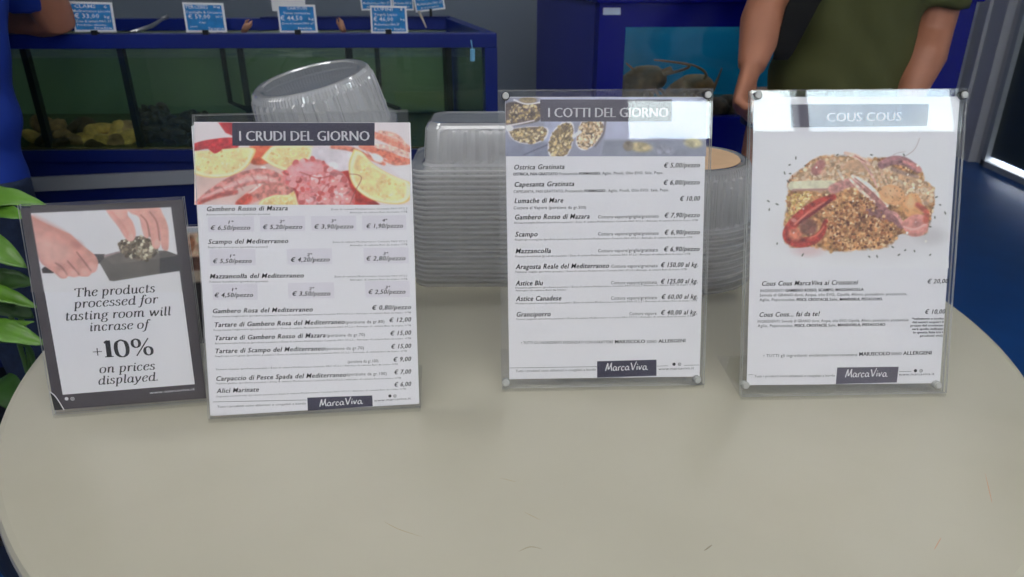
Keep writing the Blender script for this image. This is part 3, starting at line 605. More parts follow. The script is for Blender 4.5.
for nm, por, pr, x0, y0, x1, y1, p0, p1, pr0, yp in (
 ('Gambero Rosa del Mediterraneo', None, '€ 0,80/pezzo', 212.6, 313.2, 312.4, 311.4, 0, 0, 371.7, 309.8),
 ('Tartare di Gambero Rosa del Mediterraneo', '(porzione da gr.80)', '€ 12,00', 214, 327, 344.3, 323.8, 345.7, 384.5, 389, 322.2),
 ('Tartare di Gambero Rosso di Mazara', '(porzione da gr.70)', '€ 15,00', 214.6, 340.3, 325.4, 337.2, 326.8, 365, 390, 335.4),
 ('Tartare di Scampo del Mediterraneo', '(porzione da gr.70)', '€ 15,00', 214.8, 353.2, 324.3, 350.4, 325.4, 364, 390.8, 348.6),
 (None, '(porzione da gr.100)', '€ 9,00', 0, 0, 0, 0, 347.9, 378.4, 393, 361.6),
 ('Carpaccio di Pesce Spada del Mediterraneo', '(porzione da gr.100)', '€ 7,00', 216, 380.8, 346, 376.6, 347.3, 386.7, 394, 374.2),
 ('Alici Marinate', None, '€ 6,00', 216.8, 393, 258.6, 391.4, 0, 0, 394, 386.6)):
    if nm: put(s, B_, nm, (x0, y0), (x1, y1), 4.6, 'bi')
    if por: put(s, T_, por, (p0, yp+1.4), (p1, yp+.6), 3, 'reg')
    put(s, Q_, pr, (pr0, yp), (410.6, yp-.8), 4.3, 'bi')
for sc, x0, y0, x1, y1 in (('Parapenaeus longirostris', 213, 317.3, 411, 313.2), ('Parapenaeus longirostris', 214, 330.8, 411, 326), ('Aristaeomorpha foliacea', 215, 344.3, 411, 339), ('Nephrops norvegicus', 215.4, 357, 407, 351.6), ('Thunnus thynnus', 216, 370.2, 398, 364.8), ('Xiphias gladius', 216.4, 384.2, 401, 378.6), ('Engraulis encrasicolus', 217, 397.2, 406, 389.4)):
    k = len(sc); put(s, T_, sc+LONG, (x0, y0), (x1, y1), 1.7, 'tiny')
put(s, T_, 'Tutti i prodotti sono abbattuti o congelati a bordo', (217.6, 407.6), (306, 404.2), 2.2, 'reg')
put(s, T_, 'www.marcaviva.it', (374, 401.6), (411, 399.2), 2.4, 'reg'); icons(s, I_, 390, 395.8, 1.6)
b2 = s.quad([(213, 401.6), (307, 399.6), (307, 400), (213, 402)], .0008); U_.append(b2)
[u.build('item_name', MT['ink'], sh) for u in B_]; tag(T_.build('small_print', MT['greyink'], sh), label='small grey print'); I_.build('social_icons', MT['ink'], sh); [u.build('rule_line', MT['greyink'], sh) for u in U_]; [u.build('price_lettering', MT['ink'], sh) for u in Q_]
logo(s, sh, [(307.4, 397.5), (372.3, 395.3), (372.8, 406), (308, 410.5)], (320, 406.8), (363, 403.6), 8.5*.00098, MT['navy'])

# --- stand 2 : I COTTI DEL GIORNO
s, e, _ = stand(2, 'middle acrylic stand with corner screws holding the I COTTI DEL GIORNO menu', [(498.5, 89.5), (712.5, 90), (702.5, 385), (501, 386.5)], [(505.5, 96.5), (706.5, 95.3), (506, 381.5), (696, 378.5)], .09)
sh = s.quad([(505, 97), (706.5, 97), (699.5, 376.3), (509.3, 379)], 0, .0006).build('menu_sheet', MT['white'], e)
cv = Canvas(505.5, 97.5, 706, 156, .6, (138, 140, 162), 9)
cv.poly([(540, 97), (707, 97), (707, 157), (600, 157), (604, 140), (604, 122), (540, 122)], (168, 172, 196), .05, 20, soft=4); cv.poly([(545, 121), (570, 121), (552, 152), (540, 150)], (160, 166, 194), .05, 9, True, 3)
cv.poly([(508, 140), (550, 143), (556, 157), (505, 157)], (122, 126, 150), .08, 10, True, 4); cv.stroke([(524, 155), (535, 150), (550, 144)], .8, 1, (84, 84, 104), soft=1.2)
cv.poly([(604, 140), (632, 140), (707, 139), (707, 157), (600, 157)], (130, 134, 152), .05, 9, soft=3)
CR = [(196, 170, 112), (206, 184, 136), (168, 142, 92), (136, 112, 76), (216, 198, 156), (118, 98, 72)]
def oyst(pts, base=(120, 100, 80), n=130, cols=CR, rim=(222, 216, 222)):
    c = np.mean(np.array(pts), 0); cv.poly([tuple(c+(np.array(p)-c)*1.1) for p in pts], rim, .12, 3, True, 1.2)
    m_ = cv.mpoly(pts, True, 1.2); cv.put(m_, base, .25, 4); cv.crumbs(m_, n, cols, .7, 1.9)
cv.poly([(505, 105), (512, 102), (540, 103), (541, 118), (532, 123), (508, 126), (505, 124)], (98, 82, 78), .25, 4, True, 1.5); cv.crumbs(cv.mpoly([(508, 108), (520, 104), (538, 106), (538, 117), (520, 122), (508, 122)], True), 90, CR, .7, 1.8)
cv.stroke([(514, 100), (526, 104), (540, 102.5)], 1.5, 1.5, (230, 222, 226), soft=1); cv.stroke([(506, 126), (520, 123.5), (534, 120.5)], 1.6, 1.2, (226, 218, 222), soft=1)
cv.ell(528, 100, 9, 3, (150, 130, 96), 0, .2, 3)
oyst([(509, 130), (520, 128), (535, 127), (546, 129), (544, 138), (533, 143), (520, 142), (512, 137)]); cv.ell(509.5, 128.5, 4, 3, (224, 218, 222), soft=1)
oyst([(562, 124), (571, 124), (573, 134), (570, 148), (564, 156), (552, 156), (549, 146), (553, 133)], n=190)
oyst([(582, 122), (602, 123), (601, 134), (594, 144), (584, 149), (577, 143), (579, 130)], n=190, cols=[(220, 190, 148), (206, 172, 122), (160, 126, 90), (232, 208, 176)])
cv.stroke([(605, 122), (603, 134), (595, 146)], 2, 2, (110, 100, 106), soft=1.5); cv.stroke([(574, 136), (580, 132)], 4, 3, (212, 214, 230), soft=1.5)
for x, y, w, c in ((640, 147, 12, (176, 160, 116)), (628, 146, 5, (120, 108, 92)), (693, 143, 9, (184, 176, 134)), (664, 150, 10, (146, 148, 164))): cv.ell(x, y, w, 5, c, .1, .15, 4, 2.5)
cv.build(s, sh, 'header_photo')
s.quad([(540, 99.5), (672, 99.5), (671.5, 121.6), (540.6, 121.6)], .00082).build('title_band', MT['slate'], sh)
b = MB(); put(s, b, 'I COTTI DEL GIORNO', (548, 117.5), (667, 117.3), 9.4, 'title', .00095); b.build('title_lettering', MT['whiteink'], sh)
B_ = []; T_ = MB(); I_ = MB(); U_ = []; Q_ = []
CV = 'Cottura vapore/griglia/gratinato'; CG = 'Cottura vapore/gratinato'
for nm, mid, pr, x0, x1, y, m0, m1, q0, q1 in (
 ('Ostrica Gratinata', None, '€ 5,00/pezzo', 513.6, 564, 169.6, 0, 0, 663.2, 699.2), ('Capesanta Gratinata', None, '€ 6,00/pezzo', 514, 573.7, 186.8, 0, 0, 662.8, 699),
 ('Lumache di Mare', None, '€ 10,00', 514.4, 562.6, 203.1, 0, 0, 679.2, 699), ('Gambero Rosso di Mazara', CV, '€ 7,90/pezzo', 514.4, 589, 219.5, 598, 658.3, 663.8, 699),
 ('Scampo', CV, '€ 6,90/pezzo', 515, 537, 236.6, 598, 658.3, 663.8, 699), ('Mazzancolla', CV, '€ 6,90/pezzo', 515.5, 550.4, 253.3, 598, 657.8, 663.2, 698.8),
 ('Aragosta Reale del Mediterraneo', CG, '€ 150,00 al kg.', 515.5, 608.3, 269, 611.2, 657.4, 660.2, 697.4), ('Astice Blu', CG, '€ 125,00 al kg.', 515.5, 542, 285.5, 610.8, 656.8, 660.2, 697),
 ('Astice Canadese', CG, '€ 60,00 al kg.', 515.8, 560.7, 300.9, 610.8, 656.8, 660.8, 697), ('Granciporro', 'Cottura vapore', '€ 40,00 al kg.', 516, 550, 316.6, 629.2, 656.3, 660.2, 696.5)):
    k = lambda x: y-(x-515)*.0135
    put(s, B_, nm, (x0, y), (x1, k(x1)), 4.8, 'bi')
    if mid: put(s, T_, mid, (m0, k(m0)), (m1, k(m1)), 3.2, 'reg')
    put(s, Q_, pr, (q0, k(q0)), (q1, k(q1)), 4.5, 'bi')
T2 = ', Prezzemolo, '
put(s, T_, 'OSTRICA, PAN GRATTATO', (513.2, 175.5), (557.5, 175.1), 2.7, 'b'); put(s, T_, 'Prezzemolo,', (559.5, 175), (578, 174.9), 2.7); put(s, T_, 'FORMAGGIO', (579, 174.9), (599.5, 174.6), 2.7, 'b'); put(s, T_, ', Aglio, Pinoli, Olio EVO, Sale, Pepe.', (600, 174.6), (663, 174), 2.7)
put(s, T_, 'CAPESANTA, PAN GRATTATO, Prezzemolo,', (513.6, 193), (583.5, 192.2), 2.7); put(s, T_, 'FORMAGGIO', (584.5, 192.2), (605, 192), 2.7, 'b'); put(s, T_, ', Aglio, Pinoli, Olio EVO, Sale, Pepe.', (606, 192), (668.5, 191.2), 2.7)
put(s, T_, 'Cottura al Vapore (porzione da gr.500)', (513.6, 209.3), (586, 208.6), 2.8)
for sc, x0, y0, x1, y1 in (('Aristaeomorpha foliacea', 514, 223.7, 697.5, 221), ('Nephrops norvegicus', 515, 240.6, 692, 238), ('Penaeus kerathurus', 515.5, 257.2, 690, 254.6), ('Palinurus elephas', 515.5, 272.8, 686.5, 270), ('Homarus gammarus', 515.5, 288.6, 695, 285.2), ('Homarus americanus', 515.8, 304.2, 697, 301.2), ('Cancer pagurus', 516, 319.9, 693, 316.8)):
    put(s, T_, sc+LONG, (x0, y0), (x1, y1), 1.8, 'tiny')
put(s, T_, 'Attrezzo di cattura Reti da traino', (515.6, 291.3), (566, 290.4), 1.8, 'tiny')
put(s, T_, '• TUTTI GLI INGREDIENTI EVIDENZIATI CON CARATTERE', (521, 344), (612.8, 343), 2.7); put(s, T_, 'MAIUSCOLO', (614.8, 343.2), (644.7, 342.8), 3.4, 'b'); put(s, T_, 'SONO', (646.9, 342.8), (656.3, 342.6), 2.7); put(s, T_, 'ALLERGENI', (658.2, 342.6), (685, 342), 3.4, 'b')
put(s, T_, 'Tutti i prodotti sono abbattuti o congelati a bordo', (515.8, 372), (595.6, 370.4), 2.4, 'reg'); put(s, T_, 'www.marcaviva.it', (658.5, 370), (693.7, 369), 2.6, 'reg'); icons(s, I_, 673.8, 364, 1.8)
for a in ([(509.5, 367.6), (597, 366.3)], [(656, 365.8), (668, 365.4)], [(684, 365), (699, 364.6)]):
    q = s.quad([a[0], a[1], (a[1][0], a[1][1]+.35), (a[0][0], a[0][1]+.35)], .0008); U_.append(q)
[u.build('item_name', MT['ink'], sh) for u in B_]; tag(T_.build('small_print', MT['greyink'], sh), label='small grey print'); I_.build('social_icons', MT['ink'], sh); [u.build('rule_line', MT['greyink'], sh) for u in U_]; [u.build('price_lettering', MT['ink'], sh) for u in Q_]
logo(s, sh, [(597, 361.1), (656.3, 359.5), (656.3, 375.6), (597, 377.5)], (605.5, 371), (647.5, 369.6), 10*.00098, MT['navy'])

# --- stand 3 : COUS COUS
s, e, _ = stand(3, 'right-hand acrylic stand with corner screws holding the COUS COUS menu with a seafood dish', [(750.5, 90), (967.5, 89.5), (942, 387.5), (740, 389)], [(756.5, 96), (961.2, 95.6), (744, 384), (935, 384)], .09)
sh = s.quad([(754, 97), (959.5, 96.5), (939.5, 383), (746.5, 385)], 0, .0006).build('menu_sheet', MT['white'], e)
f3 = lambda x, y: (730+x/3.204, 80+y/3.204)
cv = Canvas(758, 138, 948, 268, .6, (206, 205, 210), 21)
# paper tone at the picture border equals the sheet
cv.C[:] = np.array([206, 205.5, 208])
cv.put(cv.mell(*f3(430, 480), 78, 26, 0, 22)*.35, (176, 168, 168)); cv.put(cv.mell(*f3(640, 500), 14, 8, 0, 8)*.5, (168, 164, 166)); cv.put(cv.mell(*f3(250, 545), 14, 6, 0, 6)*.5, (196, 150, 150))
pile = [f3(*p) for p in [(172, 512), (176, 440), (186, 370), (188, 320), (232, 285), (285, 248), (370, 242), (440, 250), (520, 252), (600, 275), (622, 320), (650, 350), (652, 400), (640, 450), (628, 490), (590, 500), (545, 492), (505, 532), (420, 545), (330, 548), (250, 532), (195, 534)]]
m_ = cv.mpoly(pile, True, 3); m_ = np.clip(m_+cv.noise(4)*.9*(m_ > .05)*(m_ < .98), 0, 1); cv.put(m_, (170, 116, 70), .35, 5)
cc = [(176, 118, 66), (206, 158, 100), (150, 92, 54), (222, 188, 138), (196, 138, 76), (130, 78, 48)]
cv.crumbs(m_, 1500, cc, .8, 2.2)
top = cv.mpoly([f3(*p) for p in [(190, 330), (240, 285), (300, 250), (440, 255), (540, 290), (640, 340), (640, 400), (560, 380), (440, 330), (330, 360), (200, 340)]], True, 4)
cv.put(top*.45, (206, 180, 150), .15, 4); cv.crumbs(top, 420, [(222, 198, 164), (206, 176, 144), (190, 148, 118), (214, 190, 158), (160, 124, 90), (196, 160, 120)], .9, 2.4)
cv.crumbs(cv.mpoly([f3(*p) for p in [(180, 370), (260, 360), (220, 420), (180, 480)]], True), 130, [(206, 172, 96), (190, 150, 70), (222, 196, 130)], .8, 1.8)
pp = lambda L_: [f3(*p) for p in L_]
cv.stroke(pp([(275, 290), (290, 270)]), 10, 9, (170, 104, 96), .15, 4, 2); cv.stroke(pp([(200, 340), (260, 336), (322, 334)]), 9.5, 8, (208, 204, 172), .08, 5, 1); cv.stroke(pp([(200, 353), (322, 350)]), 2, 2, (168, 120, 110), soft=1.5)
cv.stroke(pp([(330, 350), (380, 330), (430, 340)]), 10, 7, (188, 124, 116), .2, 4, 2); cv.ell(*f3(410, 275), 13, 6, (206, 158, 118), .1, .12, 5, 2)
for a, w, c in (([(368, 234), (405, 246), (445, 270)], 4.4, (226, 178, 160)), ([(400, 244), (432, 262)], 1.2, (150, 84, 72)), ([(420, 262), (450, 300), (470, 345)], 2.4, (214, 160, 144)), ([(392, 308), (440, 340), (502, 402)], 6, (238, 208, 194)), ([(398, 314), (450, 356), (498, 402)], 1.2, (140, 74, 66)), ([(384, 318), (420, 356), (462, 392)], 3.4, (226, 190, 172)), ([(430, 350), (470, 385), (520, 440)], 5, (168, 108, 102)), ([(470, 400), (520, 440), (548, 470)], 7, (150, 96, 96)), ([(440, 420), (480, 430), (520, 445)], 9, (138, 88, 88)), ([(500, 420), (530, 430), (550, 458)], 4, (190, 130, 124)), ([(345, 290), (362, 320)], 3, (206, 190, 170))):
    cv.stroke(pp(a), w*.6, w*.5, c, .18, 3, 1.1, mid=w)
cv.stroke(pp([(485, 272), (520, 258), (560, 262), (602, 288)]), 8, 6, (146, 96, 98), .25, 3, 1.3, mid=9); cv.stroke(pp([(556, 262), (585, 272), (604, 288)]), 3, 5, (204, 128, 122), .1, 3, 1.5); cv.stroke(pp([(520, 285), (560, 300), (600, 310)]), 4, 3, (150, 116, 100), .2, 3, 2)
cv.ell(*f3(518, 368), 13.5, 10, (214, 152, 98), .2, .12, 5, 1.6); cv.ell(*f3(512, 358), 8, 4, (226, 176, 128), .2, 0, 5, 4, .7); cv.ell(*f3(582, 402), 10, 12, (216, 150, 92), .1, .12, 5, 1.5); cv.ell(*f3(578, 392), 5, 5, (230, 180, 130), 0, 0, 5, 4, .7)
cv.crumbs(cv.mell(*f3(540, 380), 22, 16), 26, [(110, 76, 50)], .4, .8)
cv.poly(pp([(545, 460), (570, 440), (600, 430), (630, 440), (632, 480), (606, 500), (570, 496)]), (204, 128, 116), .15, 5, True, 1.5); cv.stroke(pp([(556, 470), (590, 478), (626, 462)]), 1.4, 1.4, (236, 186, 178), soft=2, a=.8); cv.stroke(pp([(600, 400), (628, 424), (626, 450)]), 5, 6, (188, 84, 64), .15, 4, 2)
cv.stroke(pp([(330, 375), (280, 395), (230, 430), (196, 468), (186, 500), (214, 520), (262, 514), (292, 490), (306, 452)]), 6, 4, (168, 48, 38), .25, 4, 1.4, mid=11)
cv.stroke(pp([(322, 384), (268, 424), (222, 456)]), 3, 3, (120, 34, 38), .15, 3, 1.2); cv.stroke(pp([(300, 392), (250, 424), (206, 462)]), 1.6, 2.2, (216, 112, 92), .1, 3, 1.6); cv.ell(*f3(208, 494), 7, 6, (206, 110, 80), .3, .2, 3, 3); cv.stroke(pp([(300, 470), (280, 494), (256, 506)]), 1.5, 2, (222, 104, 76), soft=1.6); cv.ell(*f3(250, 470), 9, 8, (110, 60, 56), .3, .2, 4, 3, .8); cv.ell(*f3(203, 449), 3, 2, (196, 120, 108), .3, 0, 4, 1.5)
cv.crumbs(cv.mpoly(pp([(320, 400), (440, 380), (520, 480), (480, 530), (330, 535), (310, 470)]), True), 330, [(186, 126, 74), (150, 86, 48), (210, 164, 112), (112, 60, 38), (166, 98, 54), (96, 50, 34)], .8, 2.0)
cv.crumbs(cv.mpoly(pp([(190, 280), (640, 270), (640, 520), (180, 520)])), 14, [(236, 220, 202)], .7, 1.4)
for x, y in ((343, 240), (452, 240), (556, 240), (125, 415), (122, 388), (150, 398), (150, 524), (192, 300), (174, 298), (190, 272), (660, 375), (672, 400), (688, 426), (655, 440), (648, 410), (640, 470), (520, 535), (560, 545), (590, 548), (540, 560), (232, 560), (445, 566), (470, 565), (210, 250), (716, 455), (640, 560), (185, 325), (240, 275)):
    cv.ell(*f3(x, y), .9+.7*cv.rng.rand(), .6, (52, 58, 44), cv.rng.rand()*3, soft=.6)
cv.stroke(pp([(522, 262), (556, 246), (590, 222), (608, 182)]), .55, .45, (150, 120, 116), soft=.6, a=.8); cv.stroke(pp([(500, 258), (530, 236), (560, 230)]), .5, .4, (150, 120, 116), soft=.6, a=.7)
# soft blend into the sheet at the picture edge
cv.build(s, sh, 'dish_photo')
s.quad([(790, 104.5), (928.5, 104.2), (926.6, 126.2), (790.9, 127.6)], .00082).build('title_band', MT['slate'], sh)
b = MB(); put(s, b, 'COUS COUS', (826, 121.8), (900, 121.0), 8.6, 'title', .00095); b.build('title_lettering', MT['whiteink'], sh)
B_ = []; T_ = MB(); I_ = MB(); U_ = []; Q_ = []
put(s, B_, 'Cous Cous MarcaViva ai Crostacei', (761, 285.8), (856.6, 284.3), 4.6, 'bi'); put(s, Q_, '€ 20,00', (926.4, 283.4), (947, 283), 4.3, 'bi')
put(s, T_, 'INGREDIENTI:', (760, 292), (784, 291.7), 2.7); put(s, T_, 'GAMBERO ROSSO, SCAMPO, MAZZANCOLLA', (785, 291.7), (863, 290.6), 2.7, 'b')
put(s, T_, 'Semola di GRANO duro, Acqua, olio EVO, Cipolla, Alloro, pomodoro, prezzemolo,', (759.4, 296.4), (906.7, 295), 2.7)
put(s, T_, 'Aglio, Peperoncino,', (759.2, 301), (795, 300.8), 2.7); put(s, T_, 'PESCE, CROSTACEI,', (796.3, 300.8), (828, 300.6), 2.7, 'b'); put(s, T_, 'Sale,', (829, 300.6), (838, 300.5), 2.7); put(s, T_, 'MANDORLA, PISTACCHIO.', (839.4, 300.5), (882, 300.2), 2.7, 'b')
put(s, B_, 'Cous Cous... fai da te!', (758.6, 316.8), (818.3, 315.8), 4.6, 'bi'); put(s, Q_, '€ 10,00', (924, 313.8), (944, 313.4), 4.3, 'bi')
put(s, T_, 'INGREDIENTI: Semola di GRANO duro, Acqua, olio EVO, Cipolla, Alloro, pomodoro, prezzemolo', (757.4, 322.6), (908, 321), 2.7)
put(s, T_, 'Aglio, Peperoncino,', (757.4, 327), (793, 326.8), 2.7); put(s, T_, 'PESCE, CROSTACEI,', (794.3, 326.8), (826.6, 326.4), 2.7, 'b'); put(s, T_, 'Sale,', (828, 326.4), (836, 326.3), 2.7); put(s, T_, 'MANDORLA, PISTACCHIO', (837.4, 326.2), (884.6, 325.7), 2.7, 'b')
for k, (t, x0) in enumerate((('*selezione a scelta', 911.5), ('dai nostri acquari il', 911.8), ('prezzo del crostaceo', 910), ('sarà quello indicato', 911.5), ('in questa lista tra i', 912.5), ('prodotti vivi)', 919.5))):
    put(s, T_, t, (x0, 319.6+k*3.42), (943-k*.25, 319.3+k*3.42), 2.1, 'b')
put(s, T_, '• TUTTI gli ingredienti evidenziati con carattere', (763, 357), (856.6, 355.8), 2.9); put(s, T_, 'MAIUSCOLO', (858.7, 355.6), (889.3, 355), 3.5, 'b'); put(s, T_, 'SONO', (891, 355), (901, 354.8), 2.7); put(s, T_, 'ALLERGENI', (902.6, 354.8), (930.8, 354.2), 3.5, 'b')
put(s, T_, 'Tutti i prodotti sono abbattuti o congelati a bordo', (754, 377.2), (834.5, 376.4), 2.4, 'reg'); put(s, T_, 'www.marcaviva.it', (898.4, 375.6), (933.8, 374.8), 2.6, 'reg'); icons(s, I_, 915, 370.5, 1.8)
for a in ([(748, 374.4), (753, 374.3)], [(899, 371.2), (911, 371)]):
    q = s.quad([a[0], a[1], (a[1][0], a[1][1]+.35), (a[0][0], a[0][1]+.35)], .0008); U_.append(q)
[u.build('item_name', MT['ink'], sh) for u in B_]; tag(T_.build('small_print', MT['greyink'], sh), label='small grey print'); I_.build('social_icons', MT['ink'], sh); [u.build('rule_line', MT['greyink'], sh) for u in U_]; [u.build('price_lettering', MT['ink'], sh) for u in Q_]
logo(s, sh, [(836.9, 367.3), (898.2, 366.6), (896.4, 382.2), (835.4, 383.8)], (845, 377.5), (887, 376.5), 10*.00098, MT['slate'])

# --- leaflet behind the left stands, seen in the gap
s = Sign(-.345, .80, .1, .2, .003)
e = empty('leaflet_stand', (-.345, .80, TZ), .1, 'small upright acrylic stand with a photo leaflet, in the gap behind the two left menus', 'leaflet stand')
q0 = s.uv(160, 226)[1]
s.rect((-.08, 0), (.075, q0), -.003, -.0005).build('back_panel', [MT['acr'], MT['acredge']], e); s.rect((-.08, 0), (.075, q0), .0012, .003).build('front_panel', [MT['acr'], MT['acredge']], e)
MB().hexa([tuple(s.O+s.wd*a+s.n*b_+np.array([0, 0, c-.003])) for c in (.0002, .003) for a, b_ in ((-.08, 0), (.075, 0), (.075, .05), (-.08, .05))], 0, 1).build('foot', [MT['acr'], MT['acredge']], e)
shl = s.rect((-.077, .002), (.072, q0-.002), 0, .0006, (0, 0)).build('photo_leaflet', MT['white'], e)
cv = Canvas(150, 228, 205, 372, 1.0, (170, 178, 190), 4)
cv.poly([(150, 236), (205, 232), (205, 262), (150, 262)], (214, 178, 148), .15, 6, soft=3); cv.ell(190, 245, 5, 9, (150, 92, 60), .2, .4, 4, 2); cv.poly([(150, 260), (205, 256), (205, 272), (150, 272)], (84, 54, 44), .4, 6, soft=2)
cv.poly([(150, 272), (205, 270), (205, 284), (150, 284)], (196, 178, 156), .1, 6, soft=2); cv.poly([(150, 284), (205, 282), (205, 373), (150, 373)], (42, 40, 44), .2, 6, soft=2)
cv.build(s, shl, 'leaflet_photo')

# ------------------------------------------------------------------ clear food tubs
def tub_mesh(rt, rb, h, fl, name, nr=60):
    prof = [(fl, -.0035), (fl+.0008, -.001), (fl, .0006), (rb+.003, .0012), (rb, .004), (rb-(rb-rt)*.25, h*.3), (rb-(rb-rt)*.6, h*.65), (rt+.001, h*.82), (rt, h*.86), (rt-.002, h*.94), (rt-.006, h*.99), (rt-.010, h), (rt-.014, h-.0005), (rt-.017, h-.0022), (rt*.5, h-.0022), (.002, h-.0022)]
    def rib(j, k):
        if j in (4, 5, 6, 7): return .0022 if k % 6 < 2 else -.0010
        if j in (8, 9): return .0006 if k % 2 else -.0004
        return 0
    b = MB(); b.lathe(prof, (0, 0, 0), nr*4, rib=rib)
    o = b.build(name, MT['tub'], smooth=False); return o
def box_tub(name, a, b_, rin, h, fl):
    n = 40; b = MB(); vs = []; fs = []
    def ring(ax, by, r, z, rib=0):
        out = []
        for q, (sx, sy) in enumerate(((1, 1), (-1, 1), (-1, -1), (1, -1))):
            for k in range(n//4+1):
                t = (q+k/(n/4))*PI/2; out.append(Vector((sx*(ax-r)+r*math.cos(t), sy*(by-r)+r*math.sin(t), z)))
        pts = []; m_ = len(out)
        for i in range(m_):                       # straight sides are subdivided for the ribs
            p, q = out[i], out[(i+1) % m_]; L_ = (q-p).length; d = 1 if L_ < .02 else 24
            for k in range(d):
                v = p.lerp(q, k/d); 
                if d > 1 and rib: nn = Vector((0, 1 if p.y > 0 else -1, 0)) if abs(p.y-q.y) < 1e-6 else Vector((1 if p.x > 0 else -1, 0, 0)); v = v+nn*(rib if k % 3 == 1 else -rib*.4)
                pts.append(v)
        return pts
    R_ = [ring(a+fl, b_+fl, .022, -.0035), ring(a+fl+.0008, b_+fl+.0008, .022, -.001), ring(a+fl, b_+fl, .022, .0006), ring(a+.003, b_+.003, .020, .0012), ring(a, b_, .02, .004), ring(a-.001, b_-.001, .02, h*.15, .0016), ring(a-.004, b_-.004, .02, h*.82, .0016), ring(a-.005, b_-.005, .02, h*.88), ring(a-.007, b_-.007, .02, h*.95), ring(a-.011, b_-.011, .018, h), ring(a-.02, b_-.02, .014, h-.001)]
    m_ = len(R_[0])
    for r in R_: vs += [tuple(v) for v in r]
    for j in range(len(R_)-1):
        for k in range(m_): fs.append((j*m_+k, j*m_+(k+1) % m_, (j+1)*m_+(k+1) % m_, (j+1)*m_+k))
    fs.append(tuple((len(R_)-1)*m_+k for k in range(m_)))
    return b.add(vs, fs).build(name, MT['tub'])
tubS = box_tub('plastic_tub', .087, .050, 0, .057, .018); tubL = tub_mesh(.083, .090, .080, .100, 'plastic_tub', 56)
def place(src, first, loc, rot=(0, 0, 0), label=None, group=None):
    o = src if first else src.copy()
    if not first: COL.objects.link(o)
    o.location = [float(v) for v in loc]; o.rotation_euler = rot; tag(o, label, 'plastic tub', group); return o
nB = 24; pB = .166/(nB-1)
xB, yB = -.033, 1.028
for k in range(nB):
    z = TZ+.0037+k*pB
    lb = 'clear ribbed rectangular tub, upside down on top of the middle stack' if k == nB-1 else ('clear rectangular tub at the very bottom of the middle stack on the table' if k == 0 else 'clear nested rectangular tub in the middle stack below its top tub')
    place(tubS, k == 0, (xB+random.uniform(-.0012, .0012), yB+random.uniform(-.001, .001), z), (0, 0, random.uniform(-.006, .006)), lb, 'shallow clear tubs nested in the middle stack')
nC = 9; pC = .086/(nC-1)
for k in range(nC):
    z = TZ+.0037+k*pC
    lb = 'deep clear ribbed tub topping the right-hand stack, between the two right menus' if k == nC-1 else ('deep clear tub at the bottom of the right-hand stack on the table' if k == 0 else 'deep clear nested tub in the right-hand stack under its top tub')
    place(tubL, k == 0, (.256+random.uniform(-.0015, .0015), 1.03, z), (0, 0, random.random()*6), lb, 'deep clear tubs nested in the right-hand stack')
md = mat('beige_tone', S(214, 178, 140), .6, var=.08, scale=30)  # plain beige disc giving the top tub its beige tone
tag(MB().lathe([(.0005, 0), (.065, 0), (.0655, .0006), (.065, .0012), (.0005, .0012)], (.256, 1.03, TZ+.0037+(nC-1)*pC+.0782), 48).build('beige_disc', md), 'round beige disc lying in the top of the right-hand tub stack', 'card disc')
nA = 22; pA = .172/(nA-1); zA = TZ+.0037+(nA-1)*pA
for k in range(nA):
    lb = 'deep clear tub at the bottom of the left-hand stack behind the lemon menu' if k == 0 else 'deep clear nested tub in the left-hand stack behind the lemon menu'
    place(tubL, False, (-.262+random.uniform(-.0015, .0015), 1.055, TZ+.0037+k*pA-0), (0, 0, random.random()*6), lb, 'deep clear tubs nested in the left-hand stack')
for k in range(4):
    a_ = math.radians(-9.5); dz = .0072*(k-3)
    place(tubL, False, (-.262+math.sin(a_)*dz, 1.055+.0, zA+.025+math.cos(a_)*dz), (math.radians(-9), a_, .3+.37*k), 'large clear ribbed tub lying tilted, uppermost of the left-hand stack' if k == 3 else 'clear tub tilted under the uppermost tub of the left-hand stack', None if k == 3 else 'tilted tubs under the uppermost one')

# ------------------------------------------------------------------ long tank on the left
T1Y = 1.9; zt = float(atY(497, 33, T1Y)[2]); zb = float(atY(300, 150, T1Y)[2]); zbar = float(atY(497, 47.6, T1Y)[2])
xr = float(atY(497, 33, T1Y)[0]); sk = -.29                        # side runs back at a slant
xl = -2.3; TD = .48
def q4(x0, x1, y0, y1): return [(x0+sk*(y0-T1Y), y0), (x1+sk*(y0-T1Y), y0), (x1+sk*(y1-T1Y), y1), (x0+sk*(y1-T1Y), y1)]
tk = empty('fish_tank', ((xl+xr)/2, T1Y+.24, 0), 0, 'long blue-framed live-shellfish tank with dim green water, at the left', 'fish tank')
fwk = .03; f = MB()
f.prism(q4(xl, xr, T1Y, T1Y+fwk), zbar, zt).prism(q4(xl, xr, T1Y+TD-fwk, T1Y+TD), zbar, zt).prism(q4(xr-fwk, xr, T1Y+fwk, T1Y+TD-fwk), zbar, zt).prism(q4(xl, xl+fwk, T1Y+fwk, T1Y+TD-fwk), zbar, zt)
f.build('top_frame', MT['blueframe'], tk, bevel=.002)
for x in (xl, xr-fwk):
    for y in (T1Y, T1Y+TD-fwk): MB().prism(q4(x, x+fwk, y, y+fwk), zb, zbar).build('corner_post', MT['blueframe'], tk)
MB().prism(q4(xl+fwk, xr-fwk, T1Y+.008, T1Y+.012), zb, zbar).build('front_glass', MT['glass'], tk)
MB().prism(q4(xr-.012, xr-.008, T1Y+fwk, T1Y+TD-fwk), zb, zbar).build('side_glass', MT['glass'], tk)
MB().prism(q4(xl+fwk, xr-fwk, T1Y+TD-.02, T1Y+TD-.012), zb, zt-.01).build('rear_panel', mat('green_rear_panel', S(166, 180, 156), .5, var=.2, scale=4), tk)
